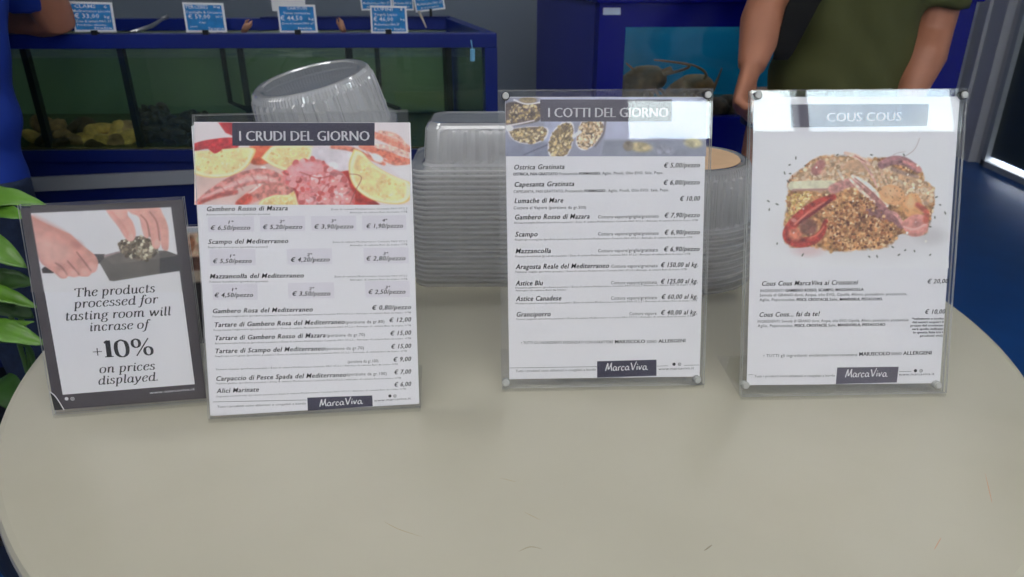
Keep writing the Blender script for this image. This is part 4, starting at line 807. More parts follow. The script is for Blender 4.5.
MB().prism(q4(xl+.012, xr-.012, T1Y+.013, T1Y+TD-.01), zb-.029, zb+.004).build('tank_floor', mat('olive_sand_floor', S(92, 84, 44), .8, var=.35, scale=14, bump=.4, bscale=60), tk)
zw = float(atY(300, 57.5, T1Y+.01)[2])
MB().prism(q4(xl, xr, T1Y, T1Y+.012), zb-.03, zb).build('lower_frame', MT['bluedark'], tk)
b = MB(); b.prism(q4(xl+fwk, xr-.014, T1Y+.014, T1Y+TD-.022), zb+.006, zw)
b.build('water', thin('green_water', (.72, .80, .73, 1), .03, .03, (.35, .5, .35, 1), .8, .3, 20), tk)
for px in (22, 119, 239, 348, 447):
    x = float(atY(px, 50, T1Y+.02)[0]); MB().prism(q4(x, x+.016, T1Y+.016, T1Y+.05), zb+.004, zbar).build('divider', MT['black'], tk)
for x in (-.86, -.40):
    MB().tube([(x, T1Y+.40, zt+.01), (x, T1Y+.40, zb+.05), (x+.06, T1Y+.38, zb+.03)], .008, 10).build('air_pipe', MT['black'], tk)
for x0, x1 in ((-.83, -.58), (-.36, -.18)): MB().box((x0, T1Y+.42, zb+.02), (x1, T1Y+.436, zb+.075)).build('filter_sill', mat('pale_green_sill', S(132, 150, 110), .6), tk)
cb = MB().prism(q4(xl+.01, xr-.01, T1Y+.01, T1Y+TD), .06, zb-.03); cb.build('cabinet', MT['bluedark'], tk, bevel=.003)
MB().prism(q4(xl+.05, xr-.05, T1Y+.05, T1Y+TD-.03), 0, .06).build('plinth', MT['black'], tk)
pa = [atY(-60, 182, T1Y-.002), atY(480, 158, T1Y-.002), atY(480, 169.5, T1Y-.002), atY(-60, 196.5, T1Y-.002)]
b = MB(); fr_ = [pa[3], pa[2], pa[1], pa[0]]; b.hexa([tuple(p) for p in [fr_[0], fr_[1], fr_[1]+np.array([0, .012, 0]), fr_[0]+np.array([0, .012, 0]), fr_[3], fr_[2], fr_[2]+np.array([0, .012, 0]), fr_[3]+np.array([0, .012, 0])]])
b.build('grey_trim_strip', mat('grey_trim', S(150, 152, 156), .4, .1), tk)
tag(MB().tube([atY(471, 40, T1Y-.006), atY(472.5, 50, T1Y-.006)], .0016, 8).tube([atY(472.5, 49, T1Y-.008), atY(472.5, 61, T1Y-.008)], .006, 10).build('hanging_float', mat('pale_blue_plastic', S(120, 180, 215), .4)), 'small pale blue float hanging at the right end of the green tank', 'float')

# shells and mussels
def shell_mesh(name, mt, L_, W_, H_, ridges=9):
    b = MB(); vs = []; fs = []; n, m = 20, 7
    for sgn in (1, -1):
        n0 = len(vs)
        for j in range(m):
            ph = j/(m-1)*PI/2
            for k in range(n):
                t = 2*PI*k/n; r = math.cos(ph)*(1+.05*math.cos(ridges*t)*(j < 4)); x = L_*r*math.cos(t)*(1 if math.cos(t) > 0 else .8); y = W_*r*math.sin(t); vs.append((x-L_*.15*math.sin(ph), y, sgn*H_*math.sin(ph)**.8))
        for j in range(m-1):
            for k in range(n):
                q = (n0+j*n+k, n0+j*n+(k+1) % n, n0+(j+1)*n+(k+1) % n, n0+(j+1)*n+k); fs.append(q if sgn > 0 else q[::-1])
    b.add(vs, fs); return b.build(name, mt, smooth=True)
m_cl = [mat('clam_shell_ochre', S(214, 170, 92), .6, var=.35, scale=60), mat('clam_shell_tan', S(160, 122, 84), .6, var=.4, scale=60), mat('clam_shell_brown', S(84, 64, 44), .6, var=.4, scale=60)]
m_mus = mat('mussel_shell_black', S(46, 38, 30), .35, var=.5, scale=40)
csrc = [shell_mesh('clam', m, .036, .030, .014) for m in m_cl]; used = [False]*3
cp = [(34, 137, 0), (42, 124, 1), (47, 138, 2), (55, 127, 1), (62, 134, 1), (66, 142, 2), (74, 128, 2), (84, 125, 2), (86, 138, 0), (96, 133, 0), (104, 128, 0), (106, 140, 0), (116, 130, 0), (118, 141, 1), (126, 127, 1), (128, 138, 0), (76, 142, 1), (52, 146, 2), (97, 145, 2)]
cp.sort(key=lambda c: -c[1]); nm = {0: 'ochre', 1: 'tan', 2: 'brown'}
for i, (px, py, k) in enumerate(cp):
    P = atY(px, py, T1Y+.045+(146-py)*.004)
    o = csrc[k] if not used[k] else csrc[k].copy()
    if used[k]: COL.objects.link(o)
    used[k] = True; o.location = P; o.rotation_euler = (random.uniform(-.5, .5)+.4, random.uniform(-.4, .4), random.random()*6)
    tag(o, '%s clam heaped on the floor of the left bay of the green tank' % nm[k], 'clam', nm[k]+' clams in the left bay of the green tank')
msrc = shell_mesh('mussel', m_mus, .030, .016, .011, 0); mu = False; rr = random.Random(3)
for i in range(60):
    px = rr.uniform(141, 212); t = (px-141)/71; ytop = 107+10*abs(t-.35)*1.6; py = rr.uniform(ytop, 146)
    P = atY(px, py, T1Y+.03+(148-py)*.004+rr.uniform(0, .02)); o = msrc.copy() if mu else msrc
    if mu: COL.objects.link(o)
    mu = True; o.location = P; o.rotation_euler = (rr.uniform(-1, 1), rr.uniform(-1, 1), rr.random()*6); tag(o, 'black mussel in the dark heap in the second bay of the green tank', 'mussel', 'mussels heaped in the green tank')

# price cards
m_cb = mat('card_blue', S(40, 130, 196), .5, var=.2, scale=60); m_cw = mat('card_white', (.82, .82, .84, 1), .5)
def card(Y, q, label, lines, clip=True, m=None):
    """q: TL TR BR BL pixels on the plane y=Y"""
    W4 = [atY(px, py, Y) for px, py in q]; c = sum(W4)/4; base = (W4[2]+W4[3])/2
    e = empty('price_card', (base[0], base[1], base[2]), 0, label, 'price card', 'price cards along the green tank')
    TLp, TRp, BRp, BLp = W4; dy = np.array([0, .0015, 0])
    MB().hexa([tuple(v) for v in (BLp, BRp, BRp+dy, BLp+dy, TLp, TRp, TRp+dy, TLp+dy)]).build('card', m_cw, e)
    def P(u, v, w=.0005): return (BLp*(1-u)+BRp*u)*(1-v)+(TLp*(1-u)+TRp*u)*v-np.array([0, w, 0])
    if m is None: MB().add([P(.05, .07), P(.95, .07), P(.95, .93), P(.05, .93)], [(0, 1, 2, 3)]).build('blue_print', m_cb, e)
    b = MB()
    for body, u0, u1, v0, h in lines:
        v, f = font_mesh(body, 1, .006); x0 = min(a[0] for a in v); x1 = max(a[0] for a in v); ch = get_caph()
        b.add([P(u0+(a[0]-x0)/(x1-x0)*(u1-u0), v0+a[1]/ch*h, .0009) for a in v], f)
    if lines: b.build('lettering', MT['whiteink'], e)
    if clip is False:
        MB().box((base[0]-.004, Y-.003, zt), (base[0]+.004, Y+.003, base[2]+.006)).build('clip', MT['black'], e)
    if clip:
        mdl = P(.47, .0, 0); MB().box((mdl[0]-.006, Y-.006, zt-.002), (mdl[0]+.008, Y+.008, zt+.009)).build('clip', MT['black'], e)
card(T1Y+.004, [(68, 1.3), (111.6, 2.4), (116.3, 31.8), (75, 31.8)], 'blue price card reading CLAMS, leftmost on the green tank rim', [('CLAMS', .12, .62, .80, .11), ('6', .80, .88, .80, .11), ('Mediterraneo piccole', .06, .94, .66, .08), ('€ 33,00', .08, .66, .46, .15), ('kg', .78, .90, .47, .09), ('Zona di cattura FAO 37', .08, .92, .32, .08), ('Prodotto allevato', .10, .80, .20, .07), ('Italia', .5, .92, .10, .07)])
card(T1Y+.004, [(182, 2.3), (223, 3.2), (227.2, 32.2), (186.6, 32.2)], 'blue price card second from the left on the green tank rim', [('PERCEBES', .08, .62, .80, .12), ('kg', .76, .92, .84, .07), ('Conchiglie & Crostacei', .06, .94, .64, .09), ('€ 59,00', .10, .64, .46, .15), ('FAO 27', .78, .94, .5, .07), ('Oceano', .35, .52, .30, .08), ('pescato', .12, .3, .17, .06), ('Spagna', .55, .94, .09, .09)])
card(T1Y+.004, [(276.5, 4.3), (314.8, 4.8), (317.9, 32.6), (280, 32.6)], 'blue price card third from the left, above the tilted tub', [('TARTUFI', .25, .78, .82, .10), ('Venus verrucosa', .15, .85, .66, .09), ('€ 44,50', .06, .64, .44, .16), ('kg', .80, .94, .46, .08), ('Zona di cattura FAO 37', .08, .92, .30, .07), ('Italia', .5, .86, .12, .08)])
card(T1Y+.004, [(369.8, 5.5), (406.3, 6.2), (408, 33.2), (371.3, 33.2)], 'blue price card rightmost on the front rim of the green tank', [('LUPINI', .12, .62, .82, .11), ('1', .84, .88, .84, .09), ('Vongole Lupino', .10, .74, .64, .10), ('€ 46,00', .08, .62, .44, .16), ('kg', .82, .94, .48, .07), ('Mediterraneo FAO 37', .10, .78, .28, .09), ('Pescato Italia', .10, .92, .11, .09)])
YR = T1Y+TD-.01
for q, lb, m in (([(268.5, -16), (304, -16), (305.5, 11), (272.5, 11)], 'plain cream card behind the third blue price card, on the rear rim', 1), ([(358.5, -15), (391, -15), (392.5, 10.5), (361.5, 10.5)], 'blue price card on the rear rim, left of the rear three', None), ([(391, -15), (412, -15), (414, 10.5), (393.5, 10.5)], 'blue price card on the rear rim, middle of the rear three', None), ([(411, -14), (441, -16), (445.5, 9), (416, 12.5)], 'blue price card leaning on the rear rim, right of the rear three', None)):
    card(YR-.02*(lb.find('leaning') > 0), q, lb, [] if m else [('CROSTACEI', .1, .8, .8, .1), ('€ 28,00', .1, .6, .45, .14), ('Mediterraneo FAO 37', .08, .92, .25, .09), ('pescato', .2, .8, .12, .07)], False, m)
tag(MB().box((float(atY(361, 5, YR)[0])-.3, YR-.024, zt-.0), (float(atY(450, 5, YR)[0])+.0, YR+.006, zt+.004)).build('card_rail', MT['bluedark']), 'dark rail along the rear of the green tank, behind the cards', 'rail')
# tools and shells at the rim
t = MB(); t.tube([atY(131, 32, T1Y+.05), atY(150, 25.5, T1Y+.15), atY(164, 18, T1Y+.33)], .003, 8); t.tube([atY(136, 31.5, T1Y+.05), atY(152, 27, T1Y+.15), atY(165, 18, T1Y+.33)], .003, 8); t.tube([atY(163, 18.5, T1Y+.32), atY(167, 17, T1Y+.35)], .006, 8)
tag(t.build('tongs', mat('tong_steel', (.6, .6, .6, 1), .3, .9), smooth=True), 'steel tongs lying across the open top of the green tank', 'tongs')
t = MB(); t.tube([atY(419, 12, YR-.06), atY(423, 20, YR-.1), atY(426, 27, YR-.16)], [.004, .003, .002], 8)
tag(t.build('stirring_stick', mat('pale_wood', S(190, 178, 160), .5), smooth=True), 'thin pale stick standing in the tank below the leaning card', 'stick')
m_cr = mat('crab_shell', S(178, 130, 104), .5, var=.3, scale=40)
def claw(px, py, Y, sc, lab, rot):
    b = MB(); P = atY(px, py, Y); c, q = math.cos(rot), math.sin(rot)
    R = lambda x, z, y=0: (P[0]+sc*(x*c-z*q), P[1]+y*sc, P[2]+sc*(x*q+z*c))
    b.tube([R(0, -1.2), R(0, -.6), R(0, 0), R(.25, .5), R(.15, 1.1)], [.3*sc, .45*sc, .5*sc, .3*sc, .06*sc], 10); b.tube([R(-.1, 0), R(-.4, .5), R(-.2, 1.0)], [.3*sc, .2*sc, .05*sc], 8)
    return tag(b.build('crab_claw', m_cr, smooth=True), lab, 'crab claw')
claw(247, 26, T1Y+.12, .018, 'pinkish crab claw poking above the green tank rim between two price cards', -.7); claw(341, 25, T1Y+.12, .017, 'brown crab claw poking above the rim left of the rightmost front card', .35)

# ------------------------------------------------------------------ deep blue tank on the right
T2Y = 2.12; x0 = float(atY(600, 3, T2Y)[0]); z1 = float(atY(600, 3, T2Y)[2]); x1 = float(atY(977, 3, T2Y)[0])
D2 = .5; sk2 = (float(atY(537, 3, T2Y+D2)[0])-x0)/D2
def s4(a, b_, y0, y1): return [(a+sk2*(y0-T2Y), y0), (b_+sk2*(y0-T2Y), y0), (b_+sk2*(y1-T2Y), y1), (a+sk2*(y1-T2Y), y1)]
t2 = empty('lobster_tank', ((x0+x1)/2, T2Y+.25, 0), 0, 'deep blue fibreglass lobster tank with a bright turquoise viewing window', 'fish tank')
wl = float(atY(624, 60, T2Y)[0]); wr = float(atY(934, 60, T2Y)[0]); wt = float(atY(700, 27, T2Y)[2]); wb = float(atY(700, 117.5, T2Y)[2]); th = .03
g = MT['bluegloss']
MB().prism(s4(x0, wl, T2Y, T2Y+th), 0, z1).prism(s4(wr, x1, T2Y, T2Y+th), 0, z1).prism(s4(wl, wr, T2Y, T2Y+th), 0, wb).prism(s4(wl, wr, T2Y, T2Y+th), wt, z1).build('front_panel', g, t2)
MB().prism(s4(x0, x0+th, T2Y+th, T2Y+D2), 0, z1).build('side_panel', mat('blue_side_panel', S(56, 62, 150), .3, var=.15, scale=3), t2); MB().prism(s4(x1-th, x1, T2Y+th, T2Y+D2), 0, z1).build('side_panel', g, t2)
MB().prism(s4(x0+th, x1-th, T2Y+D2-th, T2Y+D2), 0, z1).build('rear_panel', g, t2)
rim = MB(); rim.prism(s4(x0-.012, x1+.012, T2Y-.012, T2Y+.04), z1, z1+.02).prism(s4(x0-.012, x1+.012, T2Y+D2-.04, T2Y+D2+.012), z1, z1+.02).prism(s4(x0-.012, x0+.04, T2Y+.04, T2Y+D2-.04), z1, z1+.02).prism(s4(x1-.04, x1+.012, T2Y+.04, T2Y+D2-.04), z1, z1+.02)
rim.build('rim', g, t2, bevel=.004)
MB().prism(s4(wl, wr, T2Y+.012, T2Y+.018), wb, wt).build('viewing_glass', MT['glass'], t2)
m_turq = mat('turquoise_liner', S(14, 150, 196), .5, var=.25, scale=2.5)
MB().prism(s4(x0+th, x1-th, T2Y+D2-th-.01, T2Y+D2-th-.002), wb-.02, z1).prism(s4(x0+th, x0+th+.006, T2Y+th+.002, T2Y+D2-th-.012), wb-.02, z1).prism(s4(x1-th-.006, x1-th, T2Y+th+.002, T2Y+D2-th-.012), wb-.02, z1).build('liner', m_turq, t2)
MB().prism(s4(x0+th, x1-th, T2Y+th, T2Y+D2-th), wb-.06, wb-.015).build('gravel_bed', mat('brown_gravel', S(96, 78, 66), .9, var=.5, scale=60, bump=.8, bscale=90), t2)
zw2 = float(atY(700, 31.5, T2Y+.03)[2])
MB().prism(s4(x0+th+.008, x1-th-.008, T2Y+.034, T2Y+D2-th-.014), wb-.012, zw2).build('water', thin('turquoise_water', (.72, .93, .97, 1), .01, .03, (.1, .5, .6, 1), .7, .4, 14), t2)
fillm = emit('added_tank_glow', (.75, .95, 1, 1), 3.0)  # added unseen lamp that brightens the lobster tank water
MB().box((x0+.15, T2Y+.17, z1-.022), (x1-.25, T2Y+.20, z1-.008)).build('added_tank_lamp', fillm, t2)
s.quad  # noqa
Pq = [atY(603, 14.8, T2Y-.0015), atY(620.6, 14.8, T2Y-.0015), atY(620.6, 7.8, T2Y-.0015), atY(603.4, 7.8, T2Y-.0015)]
MB().hexa([tuple(v) for v in (Pq[0], Pq[1], Pq[1]+np.array([0, .0013, 0]), Pq[0]+np.array([0, .0013, 0]), Pq[3], Pq[2], Pq[2]+np.array([0, .0013, 0]), Pq[3]+np.array([0, .0013, 0]))]).build('white_sticker', mat('sticker', S(190, 200, 222), .5), t2)
# lobsters
m_lob = mat('lobster_shell', S(160, 96, 60), .45, var=.5, scale=30)
def lobster(parts, ant, lab):
    P0 = parts[0][0][0]; e = empty('lobster', atY(*P0), 0, lab, 'lobster', 'lobsters in the turquoise tank')
    b = MB()
    for pts, rad in parts: q = smooth_pts([atY(*p) for p in pts], 4); n = len(q); b.tube(q, list(np.interp(np.linspace(0, 1, n), np.linspace(0, 1, len(rad)), rad)), 12)
    b.build('body', m_lob, e, smooth=True)
    for pts in ant:
        q = smooth_pts([atY(*p) for p in pts], 6); n = len(q); MB().tube(q, [.0055*(1-.75*i/n) for i in range(n)], 8).build('antenna', m_lob, e, smooth=True)
Yl = T2Y+.12
body1 = [([(602+15, 97, Yl), (628, 91, Yl), (642, 83, Yl), (656, 80, Yl), (664, 84, Yl)], [.02, .045, .05, .04, .012]), ([(655, 78, Yl), (662, 74, Yl-.01), (672, 69, Yl-.02)], [.010, .013, .009])]
legs1 = [([(640+6*k, 88, Yl), (644+7*k, 94, Yl-.04), (646+8*k, 104, Yl-.05)], [.006, .005, .003]) for k in range(4)]
lobster(body1+legs1, [[(660, 76, Yl-.02), (690, 66, Yl-.03), (654, 60, Yl-.03)], [(640, 76, Yl), (634, 70, Yl), (626, 63, Yl)]], 'dark brown spiny lobster, left one in the turquoise tank above the middle menu')
body2 = [([(660, 106, Yl+.02), (676, 95, Yl+.02), (690, 88, Yl+.02), (704, 86, Yl+.02), (712, 92, Yl+.02)], [.02, .035, .04, .032, .012])]
legs2 = [([(684+6*k, 92, Yl), (688+7*k, 98, Yl-.03), (690+8*k, 108, Yl-.04)], [.006, .005, .003]) for k in range(4)]
lobster(body2+legs2, [[(700, 84, Yl), (706, 74, Yl), (692, 65, Yl), (660, 60, Yl)], [(713, 90, Yl), (718, 78, Yl), (722, 68, Yl)]], 'dark spiny lobster with curved antenna, right one in the turquoise tank')
rb = MB()
m_rk = mat('reddish_rock', S(120, 70, 58), .8, var=.5, scale=40, bump=.6, bscale=40)
for i, (px, py, r) in enumerate(((716, 107, .034), (728, 104, .032), (738, 110, .030), (722, 114, .022), (745, 106, .03))):
    P = atY(px, py, T2Y+.10+.02*(i % 2)); b = MB(); b.lathe([(.001, -r*.8)]+[(r*math.cos(a)*1.2, r*math.sin(a)*.85) for a in np.linspace(-1.2, 1.3, 7)]+[(.001, r*.85)], P, 16, rib=lambda j, k: r*.16*math.sin(k*1.7+j*2.1+i))
    tag(b.build('rock', m_rk, smooth=True), 'reddish brown rock on the lobster tank gravel beside the hanging hand', 'rock', 'rocks in the turquoise tank')

# ------------------------------------------------------------------ people
m_skin = mat('skin_tan', S(176, 116, 88), .5, var=.06, scale=20); 
def capsule(b, pts, rad, n=16): b.tube([tuple(p) for p in pts], rad, n)
def ball(b, c, r, sx=1, sy=1, sz=1):
    k = 9; b.lathe([(max(.0011, r*sx*math.cos(a)), r*sz*math.sin(a)) for a in np.linspace(-PI/2, PI/2, k)], c, 16, rib=None)
def hand_parts(b, wrist, dirv, side, palmN, curl=.6, sc=1.0):
    """palm and five fingers; dirv: along the hand, side: towards the thumb, palmN: palm facing"""
    w = Vector(wrist); d = Vector(dirv).normalized(); t = Vector(side); t = (t-d*t.dot(d)).normalized(); pn = Vector(palmN); pn = (pn-d*pn.dot(d)-t*pn.dot(t)).normalized()
    def sec(k, a, c): return (w+d*k*sc, t*a*sc, pn*c*sc)
    b.loft([sec(-.01, .027, .021), sec(.02, .032, .020), sec(.05, .041, .018), sec(.08, .043, .016), sec(.095, .040, .013)], 20)
    for k, (off, ln) in enumerate(((.031, .070), (.011, .078), (-.010, .072), (-.030, .058))):
        base = w+d*.082*sc+t*off*sc; pts = [base]; ang = .15; p = base
        for seg in (.42, .32, .26):
            ang += curl*(.9 if seg > .4 else 1.1); dd = d*math.cos(ang)+pn*math.sin(ang); p = p+dd*ln*seg*sc; pts.append(p)
        b.tube([tuple(q) for q in smooth_pts(pts, 3)], [.0098*sc]*5+[.009*sc]*3+[.0078*sc, .0065*sc], 10)
    tb_ = w+d*.02*sc+t*.026*sc
    pts = [tb_, tb_+d*.03*sc+t*.018*sc+pn*.008*sc, tb_+d*.058*sc+t*.022*sc+pn*.018*sc, tb_+d*.08*sc+t*.014*sc+pn*.028*sc]
    b.tube([tuple(q) for q in smooth_pts(pts, 3)], [.015*sc]*3+[.0125*sc]*4+[.011*sc, .010*sc, .007*sc], 10)
def head(b, c, face, H=.235):
    c = Vector(c); f = Vector(face).normalized(); r = f.cross(Vector((0, 0, 1))).normalized(); u = Vector((0, 0, 1))
    secs = []
    for z, a, dpt, sh_ in ((-.5, .03, .03, .035), (-.44, .045, .05, .03), (-.33, .060, .078, .012), (-.15, .070, .093, .002), (.05, .076, .100, 0), (.22, .076, .098, -.004), (.38, .064, .082, -.008), (.47, .040, .050, -.01), (.5, .012, .016, -.01)):
        secs.append((c+u*z*H+f*sh_, r*a, f*dpt))
    b.loft(secs, 24)
    b.tube([tuple(c+f*.092+u*.03*1), tuple(c+f*.106-u*.012), tuple(c+f*.100-u*.026)], [.008, .012, .010], 10)         # nose
    for sg in (1, -1):
        b.tube([tuple(c+r*sg*.074+u*.02), tuple(c+r*sg*.084+u*.005-f*.006), tuple(c+r*sg*.076-u*.028)], [.008, .013, .007], 10)   # ears
        b.tube([tuple(c+r*sg*.018+f*.091+u*.034), tuple(c+r*sg*.046+f*.080+u*.034)], .007, 8)                           # brows
    b.tube([tuple(c+r*.024+f*.088-u*.055), tuple(c+f*.096-u*.056), tuple(c-r*.024+f*.088-u*.055)], .0055, 8)            # mouth
    b.tube([tuple(c-u*.07-f*.01), tuple(c-u*.15-f*.02), tuple(c-u*.20-f*.02)], [.055, .055, .07], 18)                  # neck
def person(nm, base, chest, pelvis, facev, face_c, arms, legs, lab, shirt_m, short_m, shirt_secs, shorts, sleeve, hair_m, hands):
    e = empty('person', base, 0, lab, 'person')
    b = MB(); head(b, face_c, facev)
    r_ = Vector(facev).cross(Vector((0, 0, 1))).normalized(); f_ = Vector(facev)
    b.loft([(Vector(c), r_*a*.88, f_*d*.86) for c, a, d in shirt_secs], 24)
    for sh_, el, wr, hd in arms:
        m1 = (Vector(sh_)+Vector(el))/2; m2 = Vector(el)*.62+Vector(wr)*.38
        b.tube([sh_, tuple(m1), el, tuple(m2), wr], [.056, .052, .047, .051, .029], 16)
    for (wr, dv, sd, pn, cu) in hands: hand_parts(b, wr, dv, sd, pn, cu)
    for hp, kn, an in legs:
        m1 = (Vector(hp)+Vector(kn))/2; m2 = Vector(kn)*.65+Vector(an)*.35
        b.tube([hp, tuple(m1), kn, tuple(m2), an], [.098, .082, .058, .060, .038], 18)
    o = b.build('body', m_skin, e); bake(o, [('REMESH', dict(mode='VOXEL', voxel_size=.0055)), ('SMOOTH', dict(factor=.5, iterations=3))])
    # shirt with sleeves
    b = MB(); b.loft([(Vector(c), r_*a, f_*d) for c, a, d in shirt_secs], 28)
    for (p0, p1, ra, rb_) in sleeve: b.tube([p0, tuple((Vector(p0)+Vector(p1))/2), p1], [ra, (ra+rb_)/2, rb_], 20)
    o = b.build('t_shirt', shirt_m, e); bake(o, [('REMESH', dict(mode='VOXEL', voxel_size=.009)), ('SMOOTH', dict(factor=.5, iterations=5))])
    me = o.data; co = np.empty(len(me.vertices)*3); me.vertices.foreach_get('co', co); co = co.reshape(-1, 3); no = np.empty(len(me.vertices)*3); me.vertices.foreach_get('normal', no); no = no.reshape(-1, 3)
    w = .0055*np.sin(co[:, 2]*48+np.sin(co[:, 0]*17)*2.4+co[:, 0]*26)*np.clip((1.15-co[:, 2])*3, .25, 1)+.003*np.sin(co[:, 0]*62+co[:, 2]*19)
    co = co+no*w[:, None]; me.vertices.foreach_set('co', co.ravel()); me.update()
    b = MB(); shorts(b, r_, f_); o = b.build('trousers' if 'jeans' in lab else 'shorts', short_m, e); bake(o, [('REMESH', dict(mode='VOXEL', voxel_size=.009)), ('SMOOTH', dict(factor=.5, iterations=5))])
    # hair cap
    c = Vector(face_c); b = MB(); u = Vector((0, 0, 1))
    b.loft([(c+u*.0-f_*.035, r_*.074, f_*.078), (c+u*.03-f_*.022, r_*.083, f_*.092), (c+u*.065-f_*.012, r_*.085, f_*.104), (c+u*.10-f_*.012, r_*.072, f_*.09), (c+u*.125-f_*.014, r_*.045, f_*.055), (c+u*.132-f_*.014, r_*.012, f_*.016)], 24)
    b.build('hair', hair_m, e, smooth=True)
    for sg in (1, -1):
        p = c+f_*.084+r_*sg*.030+u*.012; b = MB(); b.lathe([(max(.0011, .012*math.cos(a)), .012*math.sin(a)) for a in np.linspace(-PI/2, PI/2, 9)], tuple(p), 16); b.build('eye', mat('eye_white', (.8, .8, .8, 1), .2), e, smooth=True)
    for hp, kn, an in legs:
        a = Vector(an); b = MB(); b.loft([(Vector((a.x, a.y, .0))+f_*.06, r_*.046, f_*.14), (Vector((a.x, a.y, .03))+f_*.06, r_*.048, f_*.14), (Vector((a.x, a.y, .06))+f_*.045, r_*.046, f_*.115), (Vector((a.x, a.y, .10)), r_*.044, f_*.055)], 24); b.build('shoe', mat('dark_shoe', S(40, 40, 46), .6), e, smooth=True)
    return e
# green shirt man, seen from behind
YG = 1.80
A = lambda px, py, Y: tuple(float(v) for v in atY(px, py, Y))
cx = A(842, 60, YG)[0]
m_green = mat('olive_green_shirt', S(74, 76, 38), .85, bump=.35, bscale=9, var=.06, scale=6); m_nav = mat('navy_shorts', S(24, 30, 66), .85, var=.1)
ssec = [((cx, YG, .850), .166, .128), ((cx, YG, .90), .160, .126), ((cx, YG, 1.0), .152, .118), ((cx, YG, 1.12), .166, .118), ((cx, YG, 1.25), .196, .122), ((cx, YG, 1.35), .200, .115), ((cx, YG, 1.42), .165, .095), ((cx, YG, 1.47), .09, .075), ((cx, YG, 1.49), .062, .065)]
elL = A(771, -6, YG-.03); wrL = A(751, 68, YG-.15); elR = A(931, 30, YG-.02); wrR = A(908, 100, YG-.10)
shL = (cx-.205, YG, 1.39); shR = (cx+.205, YG, 1.39)
hpL = (cx-.100, YG, .87); hpR = (cx+.10, YG, .87)
def shorts_g(b, r_, f_):
    b.loft([((cx, YG, .92), r_*.135, f_*.098), ((cx, YG, .86), r_*.150, f_*.108), ((cx, YG, .80), r_*.178, f_*.12), ((cx, YG, .775), r_*.182, f_*.115)], 28)
    b.tube([(hpL[0]-.005, YG, .84), (hpL[0]-.018, YG, .775), (hpL[0]-.022, YG, .765)], [.105, .105, .104], 20); b.tube([(hpR[0], YG, .84), (hpR[0]+.01, YG, .70), (hpR[0]+.015, YG, .60)], [.105, .105, .10], 20)
hd = Vector(A(739, 108, YG-.19))-Vector(wrL)
person('g', (cx, YG, 0), None, None, (0, 1, 0), (cx, YG+.02, 1.66), [(shL, elL, wrL, None), (shR, elR, wrR, None)],
       [(hpL, (cx-.15, YG, .48), (cx-.18, YG-.02, .09)), (hpR, (cx+.12, YG, .48), (cx+.13, YG, .09))],
       'person in olive green t-shirt and navy shorts seen from behind, facing the turquoise tank', m_green, m_nav, ssec, shorts_g,
       [(shL, tuple(Vector(shL)*.42+Vector(elL)*.58), .075, .072), (shR, tuple(Vector(shR)*.07+Vector(elR)*.93+Vector((0, 0, .02))), .074, .070)],
       mat('dark_hair', S(42, 32, 26), .7, bump=.6, bscale=120),
       [(wrL, tuple(hd), (.5, .85, 0), (.8, -.5, .1), .8), (wrR, (-.04, .02, -.2), (-.25, 1, 0), (-1, -.25, 0), .6)])
# dark strip put in for the shadow on the shirt's upper left
b = MB(); pts = [(cx-.075, YG-.128, 1.30), (cx-.10, YG-.132, 1.20), A(806, 0, YG-.135), A(795, 25, YG-.132), A(785, 50, YG-.124), A(781, 60, YG-.112)]
q = smooth_pts(pts, 5); b.tube(q, .0, 4); b = MB(); vs = []
for i, p in enumerate(q):
    t = Vector(q[min(i+1, len(q)-1)]-q[max(i-1, 0)]).normalized(); nn = Vector((0, -1, 0)).cross(t).normalized(); w = .030 if i < 12 else .030*(1-.55*(i-12)/(len(q)-12))
    for sy, sw in ((0, -1), (0, 1), (.008, 1), (.008, -1)): vs.append(Vector(p)+nn*w*sw+Vector((0, sy, 0)))
fs = []
for i in range(len(q)-1):
    for k in range(4): fs.append((4*i+k, 4*i+(k+1) % 4, 4*i+4+(k+1) % 4, 4*i+4+k))
fs += [(3, 2, 1, 0), tuple(4*(len(q)-1)+k for k in range(4))]
tag(b.add(vs, fs).build('shirt_shade', mat('shade_black', S(12, 12, 12), .9)), 'dark strip in place of shade on the back of the olive green t-shirt', 'strap')

# blue shirt person leaning on the long tank
YBp = 1.70; bx = A(-62, 90, YBp)[0]
m_bs = mat('royal_blue_shirt', S(14, 52, 150), .85, bump=.2, bscale=12, var=.05); m_jn = mat('dark_blue_jeans', S(30, 44, 70), .9, var=.2, scale=60, bump=.2, bscale=150)
ss2 = [((bx, YBp-.08, .70), .184, .135), ((bx, YBp-.07, .80), .186, .13), ((bx+.0, YBp-.04, .95), .192, .12), ((bx, YBp, 1.08), .196, .12), ((bx, YBp+.03, 1.20), .19, .12), ((bx, YBp+.05, 1.30), .185, .11), ((bx, YBp+.06, 1.36), .13, .09), ((bx, YBp+.065, 1.40), .06, .065)]
shr = (bx+.185, YBp+.05, 1.27); shl = (bx-.19, YBp+.05, 1.27); elr = A(57, 24, 1.895); elr = (elr[0], elr[1], max(elr[2], zt+.040)); wrr = A(-10, 24, 2.05); ell = (bx-.26, YBp+.16, 1.06); wrl = (bx-.16, YBp+.32, 1.05)
def jeans(b, r_, f_):
    b.loft([((bx, YBp-.08, .84), r_*.168, f_*.12), ((bx, YBp-.09, .76), r_*.172, f_*.12), ((bx, YBp-.09, .62), r_*.182, f_*.12)], 28)
    for sg in (1, -1): b.tube([(bx+sg*.095, YBp-.09, .72), (bx+sg*.10, YBp-.085, .45), (bx+sg*.11, YBp-.08, .12)], [.100, .088, .072], 20)
